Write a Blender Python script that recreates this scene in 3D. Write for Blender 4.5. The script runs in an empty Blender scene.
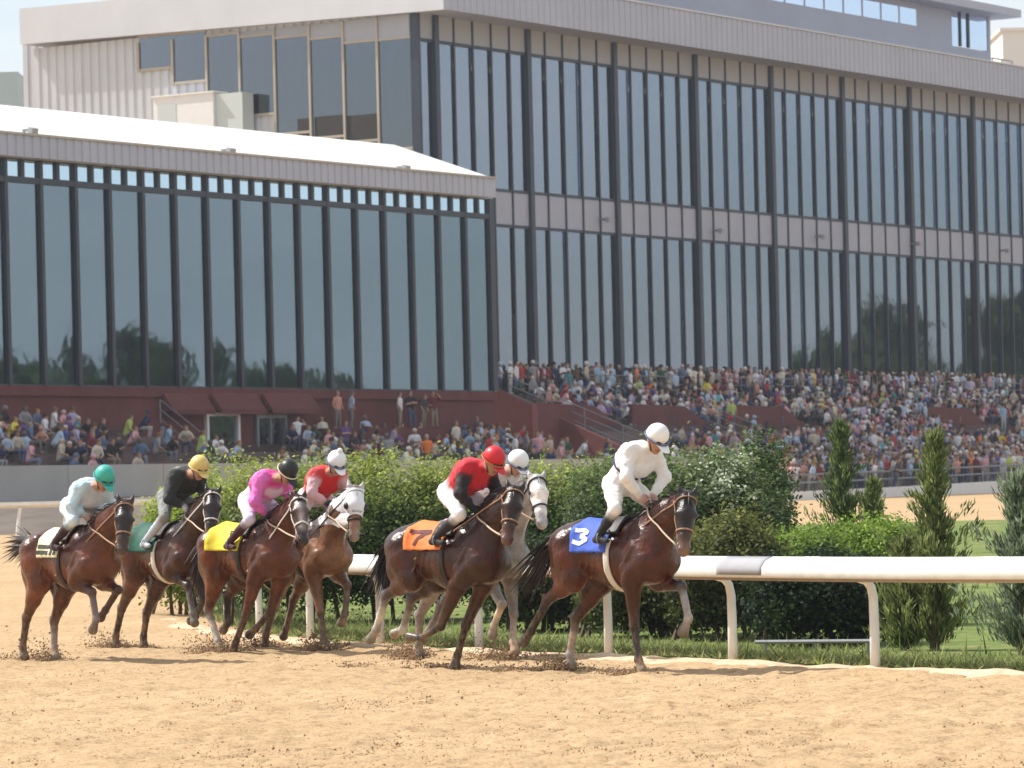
import bpy, bmesh, math, random
import numpy as np
from mathutils import Vector, Matrix
random.seed(7); RNG = np.random.default_rng(11)
scene = bpy.context.scene
COL = scene.collection
R = math.radians
# ------------------------------------------------------------------ camera, world, sun, exposure
FPX, EYE, PX, PY, ROLL = 4000.0, 1.9, 512.0, 492.0, math.atan(.0245)
CA, SA = math.cos(ROLL), math.sin(ROLL)
cam_d = bpy.data.cameras.new("camera"); cam = bpy.data.objects.new("camera", cam_d); COL.objects.link(cam)
cam_d.sensor_width = 36; cam_d.lens = 36 * FPX / 1024; cam_d.shift_y = (PY - 384) / 1024
cam_d.clip_start = .5; cam_d.clip_end = 5000
cam.matrix_world = Matrix(((CA, SA, 0, 0), (0, 0, -1, 0), (-SA, CA, 0, EYE), (0, 0, 0, 1)))
cam_d.dof.use_dof = True; cam_d.dof.focus_distance = 43; cam_d.dof.aperture_fstop = 6.3
scene.camera = cam
SUN_AZ = np.array([-.94, .34]); SUN_EL = R(50)
w = bpy.data.worlds.new("World"); scene.world = w; w.use_nodes = True
nt = w.node_tree; nt.nodes.clear()
sky = nt.nodes.new("ShaderNodeTexSky"); sky.sky_type = 'NISHITA'; sky.sun_disc = False
sky.sun_elevation = SUN_EL; sky.sun_rotation = math.atan2(SUN_AZ[0], SUN_AZ[1])
sky.air_density = 1.0; sky.dust_density = 1.8; sky.ozone_density = 1.0
bg = nt.nodes.new("ShaderNodeBackground"); bg.inputs[1].default_value = .125
out = nt.nodes.new("ShaderNodeOutputWorld")
tcw = nt.nodes.new("ShaderNodeTexCoord"); mpw = nt.nodes.new("ShaderNodeMapping"); mpw.inputs['Scale'].default_value = (1, 1, 3.2); nt.links.new(tcw.outputs['Generated'], mpw.inputs[0])
cn = nt.nodes.new("ShaderNodeTexNoise"); cn.inputs['Scale'].default_value = 3.4; cn.inputs['Detail'].default_value = 7; cn.inputs['Roughness'].default_value = .58; nt.links.new(mpw.outputs[0], cn.inputs['Vector'])
cr = nt.nodes.new("ShaderNodeMapRange"); nt.links.new(cn.outputs['Fac'], cr.inputs[0]); cr.inputs[1].default_value = .34; cr.inputs[2].default_value = .58; cr.inputs[3].default_value = .10; cr.inputs[4].default_value = .85
cm = nt.nodes.new("ShaderNodeMix"); cm.data_type = 'RGBA'; nt.links.new(cr.outputs[0], cm.inputs[0]); nt.links.new(sky.outputs[0], cm.inputs[6]); cm.inputs[7].default_value = (6.2, 6.3, 6.4, 1)
nt.links.new(cm.outputs[2], bg.inputs[0]); nt.links.new(bg.outputs[0], out.inputs[0])
sd = bpy.data.lights.new("sun", 'SUN'); sun = bpy.data.objects.new("sun", sd); COL.objects.link(sun)
sd.energy = 4.6; sd.angle = R(.5); sd.color = (1, .965, .91)
sv = Vector((SUN_AZ[0] * math.cos(SUN_EL), SUN_AZ[1] * math.cos(SUN_EL), math.sin(SUN_EL)))
sun.rotation_euler = sv.to_track_quat('Z', 'Y').to_euler()
scene.view_settings.view_transform = 'Standard'; scene.view_settings.look = 'None'
scene.view_settings.exposure = .42; scene.view_settings.gamma = 1
scene.render.engine = 'CYCLES'
scene.cycles.use_denoising = True
scene.cycles.max_bounces = 6; scene.cycles.transparent_max_bounces = 8
scene.cycles.caustics_reflective = False; scene.cycles.caustics_refractive = False

# ------------------------------------------------------------------ coordinates
def at(px, py, Y):
    u, v = px - PX, PY - py
    return np.array([(u * CA + v * SA) * Y / FPX, Y, EYE + (-u * SA + v * CA) * Y / FPX])
def gz(y):
    return np.interp(y, [0, 58, 120, 138, 222, 300, 420, 2000], [0, 0, .66, .85, 1.2, 1.5, 1.8, 1.8])
# grandstand frame: s runs along the long facade, q comes out of it towards the track
TH = math.atan(2650 / 4000); D2 = np.array([math.sin(TH), math.cos(TH)]); N2 = np.array([math.cos(TH), -math.sin(TH)])
P0 = at(532, 300, 222.)[:2]; BAY = 9.02; PANE = 2.336
def SQ(p):
    p = np.asarray(p, float); r = np.empty_like(p)
    r[..., 0] = P0[0] + p[..., 0] * D2[0] + p[..., 1] * N2[0]
    r[..., 1] = P0[1] + p[..., 0] * D2[1] + p[..., 1] * N2[1]
    r[..., 2] = p[..., 2]
    return r
def ray(px, py):
    return at(px, py, 1.0) - np.array([0, 0, EYE])
def on_q(px, py, q):            # pixel -> (s, z) on a plane parallel to the facade
    A = ray(px, py); t = (q + P0 @ N2) / (A[:2] @ N2); P = A * t
    return float((P[:2] - P0) @ D2), float(P[2] + EYE)
def on_s(px, py, s):            # pixel -> (q, z) on a plane square to the facade
    A = ray(px, py); t = (s + P0 @ D2) / (A[:2] @ D2); P = A * t
    return float((P[:2] - P0) @ N2), float(P[2] + EYE)
def proj(P):
    u = P[0] / P[1] * FPX; v = (P[2] - EYE) / P[1] * FPX
    return PX + u * CA - v * SA, PY - (u * SA + v * CA)

# ------------------------------------------------------------------ object helpers
def link(o, parent=None):
    COL.objects.link(o)
    if parent is not None: o.parent = parent
    return o
def tag(o, label=None, cat=None, group=None, kind=None):
    if label: o["label"] = label
    if cat: o["category"] = cat
    if group: o["group"] = group
    if kind: o["kind"] = kind
    return o
def empty(name, loc=(0, 0, 0), rz=0, label=None, cat=None, group=None):
    o = bpy.data.objects.new(name, None); o.location = loc; o.rotation_euler = (0, 0, rz); o.empty_display_size = .2
    return tag(link(o), label, cat, group)
def mesh_obj(name, V, F, mat, parent=None, smooth=False, cols=None, attr="Col", mats=None, fmat=None):
    """V (n,3); F either list of tuples or int array (m,k). World coordinates; with a parent, made local to it."""
    V = np.asarray(V, np.float32)
    if parent is not None:
        M = np.array(parent.matrix_basis.inverted() if parent.parent is None else (parent.parent.matrix_basis @ parent.matrix_basis).inverted())
        V = V @ M[:3, :3].T.astype(np.float32) + M[:3, 3].astype(np.float32)
    me = bpy.data.meshes.new(name)
    if isinstance(F, np.ndarray):
        me.vertices.add(len(V)); me.vertices.foreach_set("co", V.ravel())
        m, k = F.shape
        me.loops.add(m * k); me.loops.foreach_set("vertex_index", F.astype(np.int32).ravel())
        me.polygons.add(m); me.polygons.foreach_set("loop_start", np.arange(0, m * k, k, dtype=np.int32))
        me.update(calc_edges=True)
    else:
        me.from_pydata([tuple(map(float, v)) for v in V], [], F)
    for mm in (mats or [mat]): me.materials.append(mm)
    if fmat is not None: me.polygons.foreach_set("material_index", np.asarray(fmat, np.int32))
    if smooth: me.polygons.foreach_set("use_smooth", np.ones(len(me.polygons), bool))
    if cols is not None:
        a = me.color_attributes.new(attr, 'FLOAT_COLOR', 'POINT')
        c = np.ones((len(V), 4), np.float32); c[:, :cols.shape[1]] = cols; a.data.foreach_set("color", c.ravel())
    me.update()
    return link(bpy.data.objects.new(name, me), parent)
class MB:
    """collects pieces; build() links them as one mesh"""
    def __init__(s): s.v = []; s.f = []; s.n = 0
    def add(s, V, F):
        s.v.append(np.asarray(V, float)); s.f += [tuple(int(i) + s.n for i in f) for f in F]; s.n += len(V); return s
    def box(s, a, b, fr=None):
        (x0, y0, z0), (x1, y1, z1) = a, b
        V = np.array([(x, y, z) for z in (z0, z1) for x, y in ((x0, y0), (x1, y0), (x1, y1), (x0, y1))], float)
        if fr is not None: V = fr(V)
        return s.add(V, [(3, 2, 1, 0), (4, 5, 6, 7), (0, 1, 5, 4), (1, 2, 6, 5), (2, 3, 7, 6), (3, 0, 4, 7)])
    def prism(s, poly, ext, fr=None):     # poly: list of 3d pts, ext: 3d vector
        n = len(poly); P = np.array(poly, float); V = np.vstack([P, P + np.array(ext, float)])
        if fr is not None: V = fr(V)
        return s.add(V, [tuple(range(n))[::-1], tuple(range(n, 2 * n))] + [(i, (i + 1) % n, n + (i + 1) % n, n + i) for i in range(n)])
    def tube(s, pts, r, n=8, cap=True):
        pts = np.asarray(pts, float); m = len(pts); r = np.broadcast_to(np.asarray(r, float), (m,))
        T = np.gradient(pts, axis=0); T /= np.linalg.norm(T, axis=1)[:, None] + 1e-9
        up = np.eye(3)[int(np.argmin(np.abs(T).max(0)))]
        V = []
        for i in range(m):
            a = np.cross(T[i], up); a /= np.linalg.norm(a) + 1e-9; b = np.cross(a, T[i])
            th = np.arange(n) * 2 * math.pi / n
            V.append(pts[i] + r[i] * (np.cos(th)[:, None] * a + np.sin(th)[:, None] * b))
        F = [(i * n + j, i * n + (j + 1) % n, (i + 1) * n + (j + 1) % n, (i + 1) * n + j) for i in range(m - 1) for j in range(n)]
        if cap: F += [tuple(range(n))[::-1], tuple((m - 1) * n + j for j in range(n))]
        return s.add(np.vstack(V), F)
    def build(s, name, mat, parent=None, smooth=False):
        return mesh_obj(name, np.vstack(s.v), s.f, mat, parent, smooth)

# ------------------------------------------------------------------ materials
MATS = {}
def nodes(name):
    m = bpy.data.materials.new(name); m.use_nodes = True; n = m.node_tree
    b = n.nodes["Principled BSDF"]; MATS[name] = m
    return m, n, b
def N(n, t, **kw):
    x = n.nodes.new(t)
    for k, v in kw.items():
        if k in x.inputs.keys(): x.inputs[k].default_value = v
        else: setattr(x, k, v)
    return x
def mixc(n, fac, a, b, blend='MIX'):
    x = n.nodes.new("ShaderNodeMix"); x.data_type = 'RGBA'; x.blend_type = blend
    for idx, v in ((0, fac), (6, a), (7, b)):
        if hasattr(v, "is_output"): n.links.new(v, x.inputs[idx])
        else: x.inputs[idx].default_value = v if idx == 0 else (*v, 1)[:4]
    return x.outputs[2]
def ramp(n, src, stops):
    r = n.nodes.new("ShaderNodeValToRGB"); n.links.new(src, r.inputs[0]); e = r.color_ramp.elements
    while len(e) < len(stops): e.new(.5)
    for el, (p, c) in zip(e, stops): el.position = p; el.color = (*c, 1)[:4]
    return r.outputs[0]
def noise(n, scale, detail=4, coord='Object', rough=.6, vec=None):
    x = N(n, "ShaderNodeTexNoise", Scale=scale, Detail=detail, Roughness=rough)
    if vec is None:
        t = n.nodes.new("ShaderNodeTexCoord"); vec = t.outputs[coord]
    n.links.new(vec, x.inputs['Vector']); return x.outputs['Fac']
def bump(n, b, h, strength, dist=.02):
    x = N(n, "ShaderNodeBump", Strength=strength, Distance=dist); n.links.new(h, x.inputs['Height']); n.links.new(x.outputs[0], b.inputs['Normal'])
def plain(name, c, rough=.6, var=.15, scale=3., metal=0, spec=.4, bmp=0, coord='Object'):
    m, n, b = nodes(name); b.inputs['Roughness'].default_value = rough; b.inputs['Metallic'].default_value = metal
    b.inputs['Specular IOR Level'].default_value = spec
    f = noise(n, scale, 5, coord)
    n.links.new(ramp(n, f, [(.25, tuple(x * (1 - var) for x in c)), (.75, tuple(min(1, x * (1 + var)) for x in c))]), b.inputs['Base Color'])
    if bmp: bump(n, b, noise(n, scale * 8, 3, coord), bmp)
    return m
def coat_mat():
    m, n, b = nodes("coat"); b.inputs['Specular IOR Level'].default_value = .38
    a = N(n, "ShaderNodeVertexColor", layer_name="Col")
    big = ramp(n, noise(n, 3.2, 3), [(.3, (.50, .42, .40)), (.52, (1, 1, 1)), (.72, (1.9, 1.6, 1.35))])
    fine = ramp(n, noise(n, 60, 4, rough=.7), [(.3, (.75,) * 3), (.7, (1.25,) * 3)])
    n.links.new(mixc(n, 1, mixc(n, 1, a.outputs[0], big, 'MULTIPLY'), fine, 'MULTIPLY'), b.inputs['Base Color'])
    n.links.new(ramp(n, noise(n, 5, 4), [(.35, (.25,) * 3), (.7, (.38,) * 3)]), b.inputs['Roughness'])
    ad = N(n, "ShaderNodeMath", operation='MULTIPLY_ADD'); n.links.new(noise(n, 9, 2), ad.inputs[0]); ad.inputs[1].default_value = 4.0; n.links.new(noise(n, 48, 4), ad.inputs[2])
    bump(n, b, ad.outputs[0], .24, .02)
def vcol(name, rough=.6, spec=.3, var=.15, scale=12, sheen=0, attr="Col", bmp=0, trans=0):
    m, n, b = nodes(name); b.inputs['Roughness'].default_value = rough; b.inputs['Specular IOR Level'].default_value = spec
    a = N(n, "ShaderNodeVertexColor", layer_name=attr)
    f = noise(n, scale, 4)
    g = ramp(n, f, [(.25, (1 - var,) * 3), (.75, (1 + var,) * 3)])
    n.links.new(mixc(n, 1.0, a.outputs[0], g, 'MULTIPLY'), b.inputs['Base Color'])
    if sheen: b.inputs['Sheen Weight'].default_value = sheen
    if bmp: bump(n, b, noise(n, scale * 3, 3), bmp, .01)
    if trans:
        t = n.nodes.new("ShaderNodeBsdfTranslucent"); n.links.new(a.outputs[0], t.inputs[0])
        mx = n.nodes.new("ShaderNodeMixShader"); mx.inputs[0].default_value = trans
        n.links.new(b.outputs[0], mx.inputs[1]); n.links.new(t.outputs[0], mx.inputs[2])
        n.links.new(mx.outputs[0], n.nodes["Material Output"].inputs[0])
    return m
# sand
m, n, b = nodes("sand"); b.inputs['Roughness'].default_value = .95; b.inputs['Specular IOR Level'].default_value = .1
tc = n.nodes.new("ShaderNodeTexCoord").outputs['Object']
c1 = ramp(n, noise(n, .35, 4, vec=tc), [(.3, (.47, .325, .182)), (.7, (.55, .39, .228))])
c2 = ramp(n, noise(n, 7, 8, vec=tc, rough=.8), [(.36, (.62, .54, .47)), (.47, (.95, .94, .93)), (.7, (1.08, 1.08, 1.08))])
c3 = ramp(n, noise(n, 30, 4, vec=tc, rough=.8), [(.36, (.52, .45, .39)), (.45, (1, 1, 1))])
col = mixc(n, 1, mixc(n, 1, c1, c2, 'MULTIPLY'), c3, 'MULTIPLY'); n.links.new(col, b.inputs['Base Color'])
bump(n, b, noise(n, 22, 6, vec=tc, rough=.7), .5, .05)
plain("pale_sand", (.60, .46, .31), .95, .3, 7, spec=.1, bmp=.4)
plain("bank_dirt", (.15, .125, .105), .95, .25, .7, spec=.1, bmp=.3)
plain("clod", (.33, .225, .135), .95, .35, 9, spec=.1)
plain("asphalt", (.16, .15, .145), .9, .2, .5)
m, n, b = nodes("grass"); b.inputs['Roughness'].default_value = .95; b.inputs['Specular IOR Level'].default_value = .1
gcol = ramp(n, noise(n, 1.3, 6, rough=.7), [(.30, (.075, .115, .03)), (.50, (.13, .18, .045)), (.66, (.22, .23, .085))])
n.links.new(mixc(n, ramp(n, noise(n, 2.4, 7, rough=.75), [(.54, (0, 0, 0)), (.66, (1, 1, 1))]), gcol, (.34, .26, .15)), b.inputs['Base Color']); bump(n, b, noise(n, 16, 4), .6)
plain("white_paint", (.78, .77, .74), .45, .05, 2)
plain("white_pvc", (.78, .77, .73), .4, .12, 5)
plain("rail_under", (.42, .31, .20), .7, .15, 3)
plain("plain_grey", (.36, .36, .38), .8, .08, 6)
plain("steel", (.24, .25, .26), .5, .15, 3, metal=.5)
plain("concrete", (.40, .40, .385), .85, .16, .35, bmp=.1)
plain("dark_frame", (.028, .038, .055), .4, .1, 1)
plain("beige_panel", (.355, .37, .395), .6, .05, .6)
plain("spandrel", (.385, .40, .46), .6, .06, .5)
plain("interior", (.10, .11, .12), .9, .2, .3)
plain("interior_pale", (.80, .82, .80), .8, .05, .3)
plain("brick_red", (.13, .036, .032), .8, .22, .9, bmp=.1)
plain("deep_red", (.15, .034, .032), .7, .15, 1)
plain("bleacher", (.17, .115, .105), .8, .2, .6)
plain("roof_white", (.86, .85, .82), .5, .05, .3)
plain("end_frame", (.42, .37, .30), .6, .08, 1)
plain("dark_panel", (.03, .025, .022), .6, .2, 1)
plain("bark", (.12, .085, .055), .9, .3, 8)
def ribbed(name, c, sc, depth=.35, axis_s=True):
    m, n, b = nodes(name); b.inputs['Roughness'].default_value = .55
    t = n.nodes.new("ShaderNodeTexCoord").outputs['Object']
    mp = n.nodes.new("ShaderNodeMapping"); n.links.new(t, mp.inputs[0])
    wv = N(n, "ShaderNodeTexWave", Scale=sc, Distortion=0.0); n.links.new(mp.outputs[0], wv.inputs[0])
    wv.bands_direction = 'X' if axis_s else 'Y'; wv.wave_profile = 'SAW'
    f = noise(n, .25, 4, vec=t)
    n.links.new(ramp(n, f, [(.3, tuple(x * .93 for x in c)), (.7, tuple(x * 1.05 for x in c))]), b.inputs['Base Color'])
    bump(n, b, wv.outputs['Fac'], depth, .05)
    return m
ribbed("fascia", (.40, .42, .49), .45)
ribbed("cladding", (.56, .57, .59), .42, .8, False)
ribbed("fascia_end", (.60, .61, .63), .45, .25, False)
def glass(name, tint, trans, refl):
    m, n, b = nodes(name); o = n.nodes["Material Output"]
    g = N(n, "ShaderNodeBsdfGlossy", Roughness=.03); g.inputs[0].default_value = (*tint, 1)
    t = n.nodes.new("ShaderNodeBsdfTransparent"); t.inputs[0].default_value = (*trans, 1)
    lw = N(n, "ShaderNodeLayerWeight", Blend=.35)
    mr = N(n, "ShaderNodeMapRange"); n.links.new(lw.outputs['Fresnel'], mr.inputs[0]); mr.inputs[3].default_value = refl; mr.inputs[4].default_value = 1
    nb = N(n, "ShaderNodeBump", Strength=.035, Distance=.2)
    n.links.new(noise(n, .35, 3), nb.inputs['Height']); n.links.new(nb.outputs[0], g.inputs['Normal'])
    mx = n.nodes.new("ShaderNodeMixShader"); n.links.new(mr.outputs[0], mx.inputs[0])
    n.links.new(t.outputs[0], mx.inputs[1]); n.links.new(g.outputs[0], mx.inputs[2]); n.links.new(mx.outputs[0], o.inputs[0])
    return m
glass("glass_main", (.72, .82, .98), (.86, .90, .92), .30)
glass("glass_wing", (.52, .68, .80), (.84, .90, .91), .30)
glass("glass_end", (.34, .37, .42), (.30, .33, .36), .35)
coat_mat()
vcol("hair", .5, .4, .2, 20)
vcol("cloth", .7, .25, .07, 14, sheen=.1, bmp=.45)
vcol("leaf", .6, .25, .4, 2.2, trans=.42)
vcol("crowd_cloth", .85, .15, .12, 6)
plain("helmet_gloss", (.8, .8, .8), .3)
plain("eye", (.008, .006, .005), .08, .1, 5, spec=.8)
plain("leather", (.025, .018, .014), .5, .2, 12)
plain("leather_tan", (.34, .20, .12), .6, .15, 12)
plain("strap_white", (.75, .72, .66), .6, .08, 12)
plain("rubber_black", (.015, .015, .017), .5, .1, 9)
def solid(name, c, rough=.6, **k):
    if name not in MATS: plain(name, c, rough, .06, 9, **k)
    return MATS[name]
# spectators: the mesh says what is shirt, trousers or hair; the object says which colours
m, n, b = nodes("spectator"); b.inputs['Roughness'].default_value = .85; b.inputs['Specular IOR Level'].default_value = .15
z = N(n, "ShaderNodeVertexColor", layer_name="Zone"); sp = n.nodes.new("ShaderNodeSeparateColor"); n.links.new(z.outputs[0], sp.inputs[0])
oi = n.nodes.new("ShaderNodeObjectInfo")
skin = ramp(n, oi.outputs['Random'], [(0, (.42, .24, .16)), (.7, (.50, .30, .21)), (.85, (.10, .05, .03)), (1, (.2, .1, .06))])
pants = ramp(n, oi.outputs['Random'], [(0, (.05, .07, .13)), (.3, (.30, .25, .18)), (.55, (.03, .03, .035)), (.8, (.10, .14, .25)), (1, (.5, .48, .44))])
hair = ramp(n, oi.outputs['Random'], [(0, (.7, .68, .62)), (.22, (.06, .035, .02)), (.5, (.25, .15, .06)), (.75, (.015, .012, .01)), (1, (.3, .3, .3))])
c = mixc(n, sp.outputs[0], skin, oi.outputs['Color']); c = mixc(n, sp.outputs[1], c, pants); c = mixc(n, sp.outputs[2], c, hair)
n.links.new(c, b.inputs['Base Color'])

# ------------------------------------------------------------------ smooth bodies (a distance field of tapered limbs, meshed as one surface)
class Body:
    def __init__(s): s.p = []
    def cap(s, a, b, ra, rb=None, col=(.5, .5, .5), k=.04, sc=(1, 1, 1), cut=False):
        s.p.append((np.array(a, float), np.array(b, float), float(ra), float(ra if rb is None else rb), np.array(col, float), k, np.array(sc, float), cut)); return s
    def chain(s, pts, rad, cols, k=.03, sc=(1, 1, 1)):
        if not isinstance(cols, list): cols = [cols] * (len(pts) - 1)
        for i in range(len(pts) - 1): s.cap(pts[i], pts[i + 1], rad[i], rad[i + 1], cols[i], k, sc)
        return s
    def ball(s, c, r, col, k=.03, sc=(1, 1, 1)): return s.cap(c, c, r, r, col, k, sc)
    @staticmethod
    def dist(q, P):
        a, b, ra, rb, _, _, sc, _ = q
        inv = 1 / sc; d = (P - a) * inv; ab = (b - a) * inv; L = ab @ ab
        t = np.clip(d @ ab / L, 0, 1) if L > 1e-9 else np.zeros(d.shape[:-1])
        return (np.linalg.norm(d - t[..., None] * ab, axis=-1) - (ra + (rb - ra) * t)) * sc.min() ** .5
    def eval(s, P):
        f = np.full(P.shape[:-1], 1.0)
        for q in s.p:
            d = s.dist(q, P); k = q[5]
            if q[7]: d = -d; h = np.clip(.5 - .5 * (f - d) / k, 0, 1); f = f * (1 - h) + d * h + k * h * (1 - h)
            else: h = np.clip(.5 + .5 * (f - d) / k, 0, 1); f = f * (1 - h) + d * h - k * h * (1 - h)
        return f
    def mesh(s, h):
        lo = np.min([np.minimum(q[0], q[1]) - max(q[2], q[3]) * q[6].max() for q in s.p if not q[7]], 0) - 3 * h
        hi = np.max([np.maximum(q[0], q[1]) + max(q[2], q[3]) * q[6].max() for q in s.p if not q[7]], 0) + 3 * h
        n = np.ceil((hi - lo) / h).astype(int) + 1
        f = np.full(n, 1.0, np.float32)
        ax = [lo[i] + h * np.arange(n[i]) for i in range(3)]
        for q in s.p:
            m = max(q[2], q[3]) * q[6].max() + .1
            sl = []
            for i in range(3):
                i0 = max(0, int((min(q[0][i], q[1][i]) - m - lo[i]) / h)); i1 = min(n[i], int((max(q[0][i], q[1][i]) + m - lo[i]) / h) + 2); sl.append(slice(i0, i1))
            sl = tuple(sl)
            G = np.stack(np.meshgrid(ax[0][sl[0]], ax[1][sl[1]], ax[2][sl[2]], indexing='ij'), -1)
            d = s.dist(q, G); k = q[5]; g = f[sl]
            if q[7]: d = -d; hh = np.clip(.5 - .5 * (g - d) / k, 0, 1); f[sl] = g * (1 - hh) + d * hh + k * hh * (1 - hh)
            else: hh = np.clip(.5 + .5 * (g - d) / k, 0, 1); f[sl] = g * (1 - hh) + d * hh - k * hh * (1 - hh)
        return surface_nets(f, lo, h)
    def colors(s, V, soft=.016):
        W = np.zeros(len(V)); C = np.zeros((len(V), 3))
        for q in s.p:
            if q[7]: continue
            wt = np.exp(-np.clip(s.dist(q, V) / soft, -6, 40)); W += wt; C += wt[:, None] * q[4]
        return C / W[:, None]
def surface_nets(f, lo, h):
    sg = f < 0
    c = [sg[i:sg.shape[0] - 1 + i, j:sg.shape[1] - 1 + j, k:sg.shape[2] - 1 + k] for i in (0, 1) for j in (0, 1) for k in (0, 1)]
    cnt = sum(x.astype(np.int8) for x in c)
    I = np.argwhere((cnt > 0) & (cnt < 8)); idx = -np.ones(np.array(f.shape) - 1, np.int64); idx[tuple(I.T)] = np.arange(len(I))
    acc = np.zeros((len(I), 3)); num = np.zeros(len(I))
    cor = np.array([(i, j, k) for i in (0, 1) for j in (0, 1) for k in (0, 1)])
    for a in range(8):
        for b in range(a + 1, 8):
            if np.abs(cor[a] - cor[b]).sum() != 1: continue
            fa = f[tuple((I + cor[a]).T)]; fb = f[tuple((I + cor[b]).T)]; m = (fa < 0) != (fb < 0)
            t = np.where(m, fa / np.where(m, fa - fb, 1), 0)
            acc += np.where(m[:, None], cor[a] + t[:, None] * (cor[b] - cor[a]), 0); num += m
    V = lo + h * (I + acc / num[:, None])
    Q = []
    for ax in range(3):
        u, v = [(1, 2), (2, 0), (0, 1)][ax]
        s0 = [slice(1, -1)] * 3; s1 = [slice(1, -1)] * 3; s0[ax] = slice(0, -1); s1[ax] = slice(1, None)
        A = sg[tuple(s0)]; B = sg[tuple(s1)]
        E = np.argwhere(A != B); inside = A[tuple(E.T)]
        off = np.ones(3, int); off[ax] = 0; E = E + off
        du = np.zeros(3, int); du[u] = 1; dv = np.zeros(3, int); dv[v] = 1
        q = np.stack([idx[tuple((E - du - dv).T)], idx[tuple((E - dv).T)], idx[tuple(E.T)], idx[tuple((E - du).T)]], 1)
        q[~inside] = q[~inside][:, ::-1]; Q.append(q)
    return V, np.vstack(Q)
def local_frame(loc, rz):
    c, s_ = math.cos(rz), math.sin(rz); M = np.array([[c, -s_, 0], [s_, c, 0], [0, 0, 1]])
    return lambda V: np.asarray(V, float) @ M.T + np.array(loc)

def shell(bd, P, D, off, far=.75):
    """march from P+far*D inwards to the body surface, stop 'off' outside it"""
    t = np.full(len(P), far)
    for _ in range(70): t = np.maximum(t - .7 * (bd.eval(P + t[:, None] * D) - off), 0)
    return P + t[:, None] * D
def patch_mesh(grid, thick_dir=None):
    nu, nv = grid.shape[:2]; V = grid.reshape(-1, 3)
    F = np.array([(i * nv + j, i * nv + j + 1, (i + 1) * nv + j + 1, (i + 1) * nv + j) for i in range(nu - 1) for j in range(nv - 1)])
    return V, F

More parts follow.
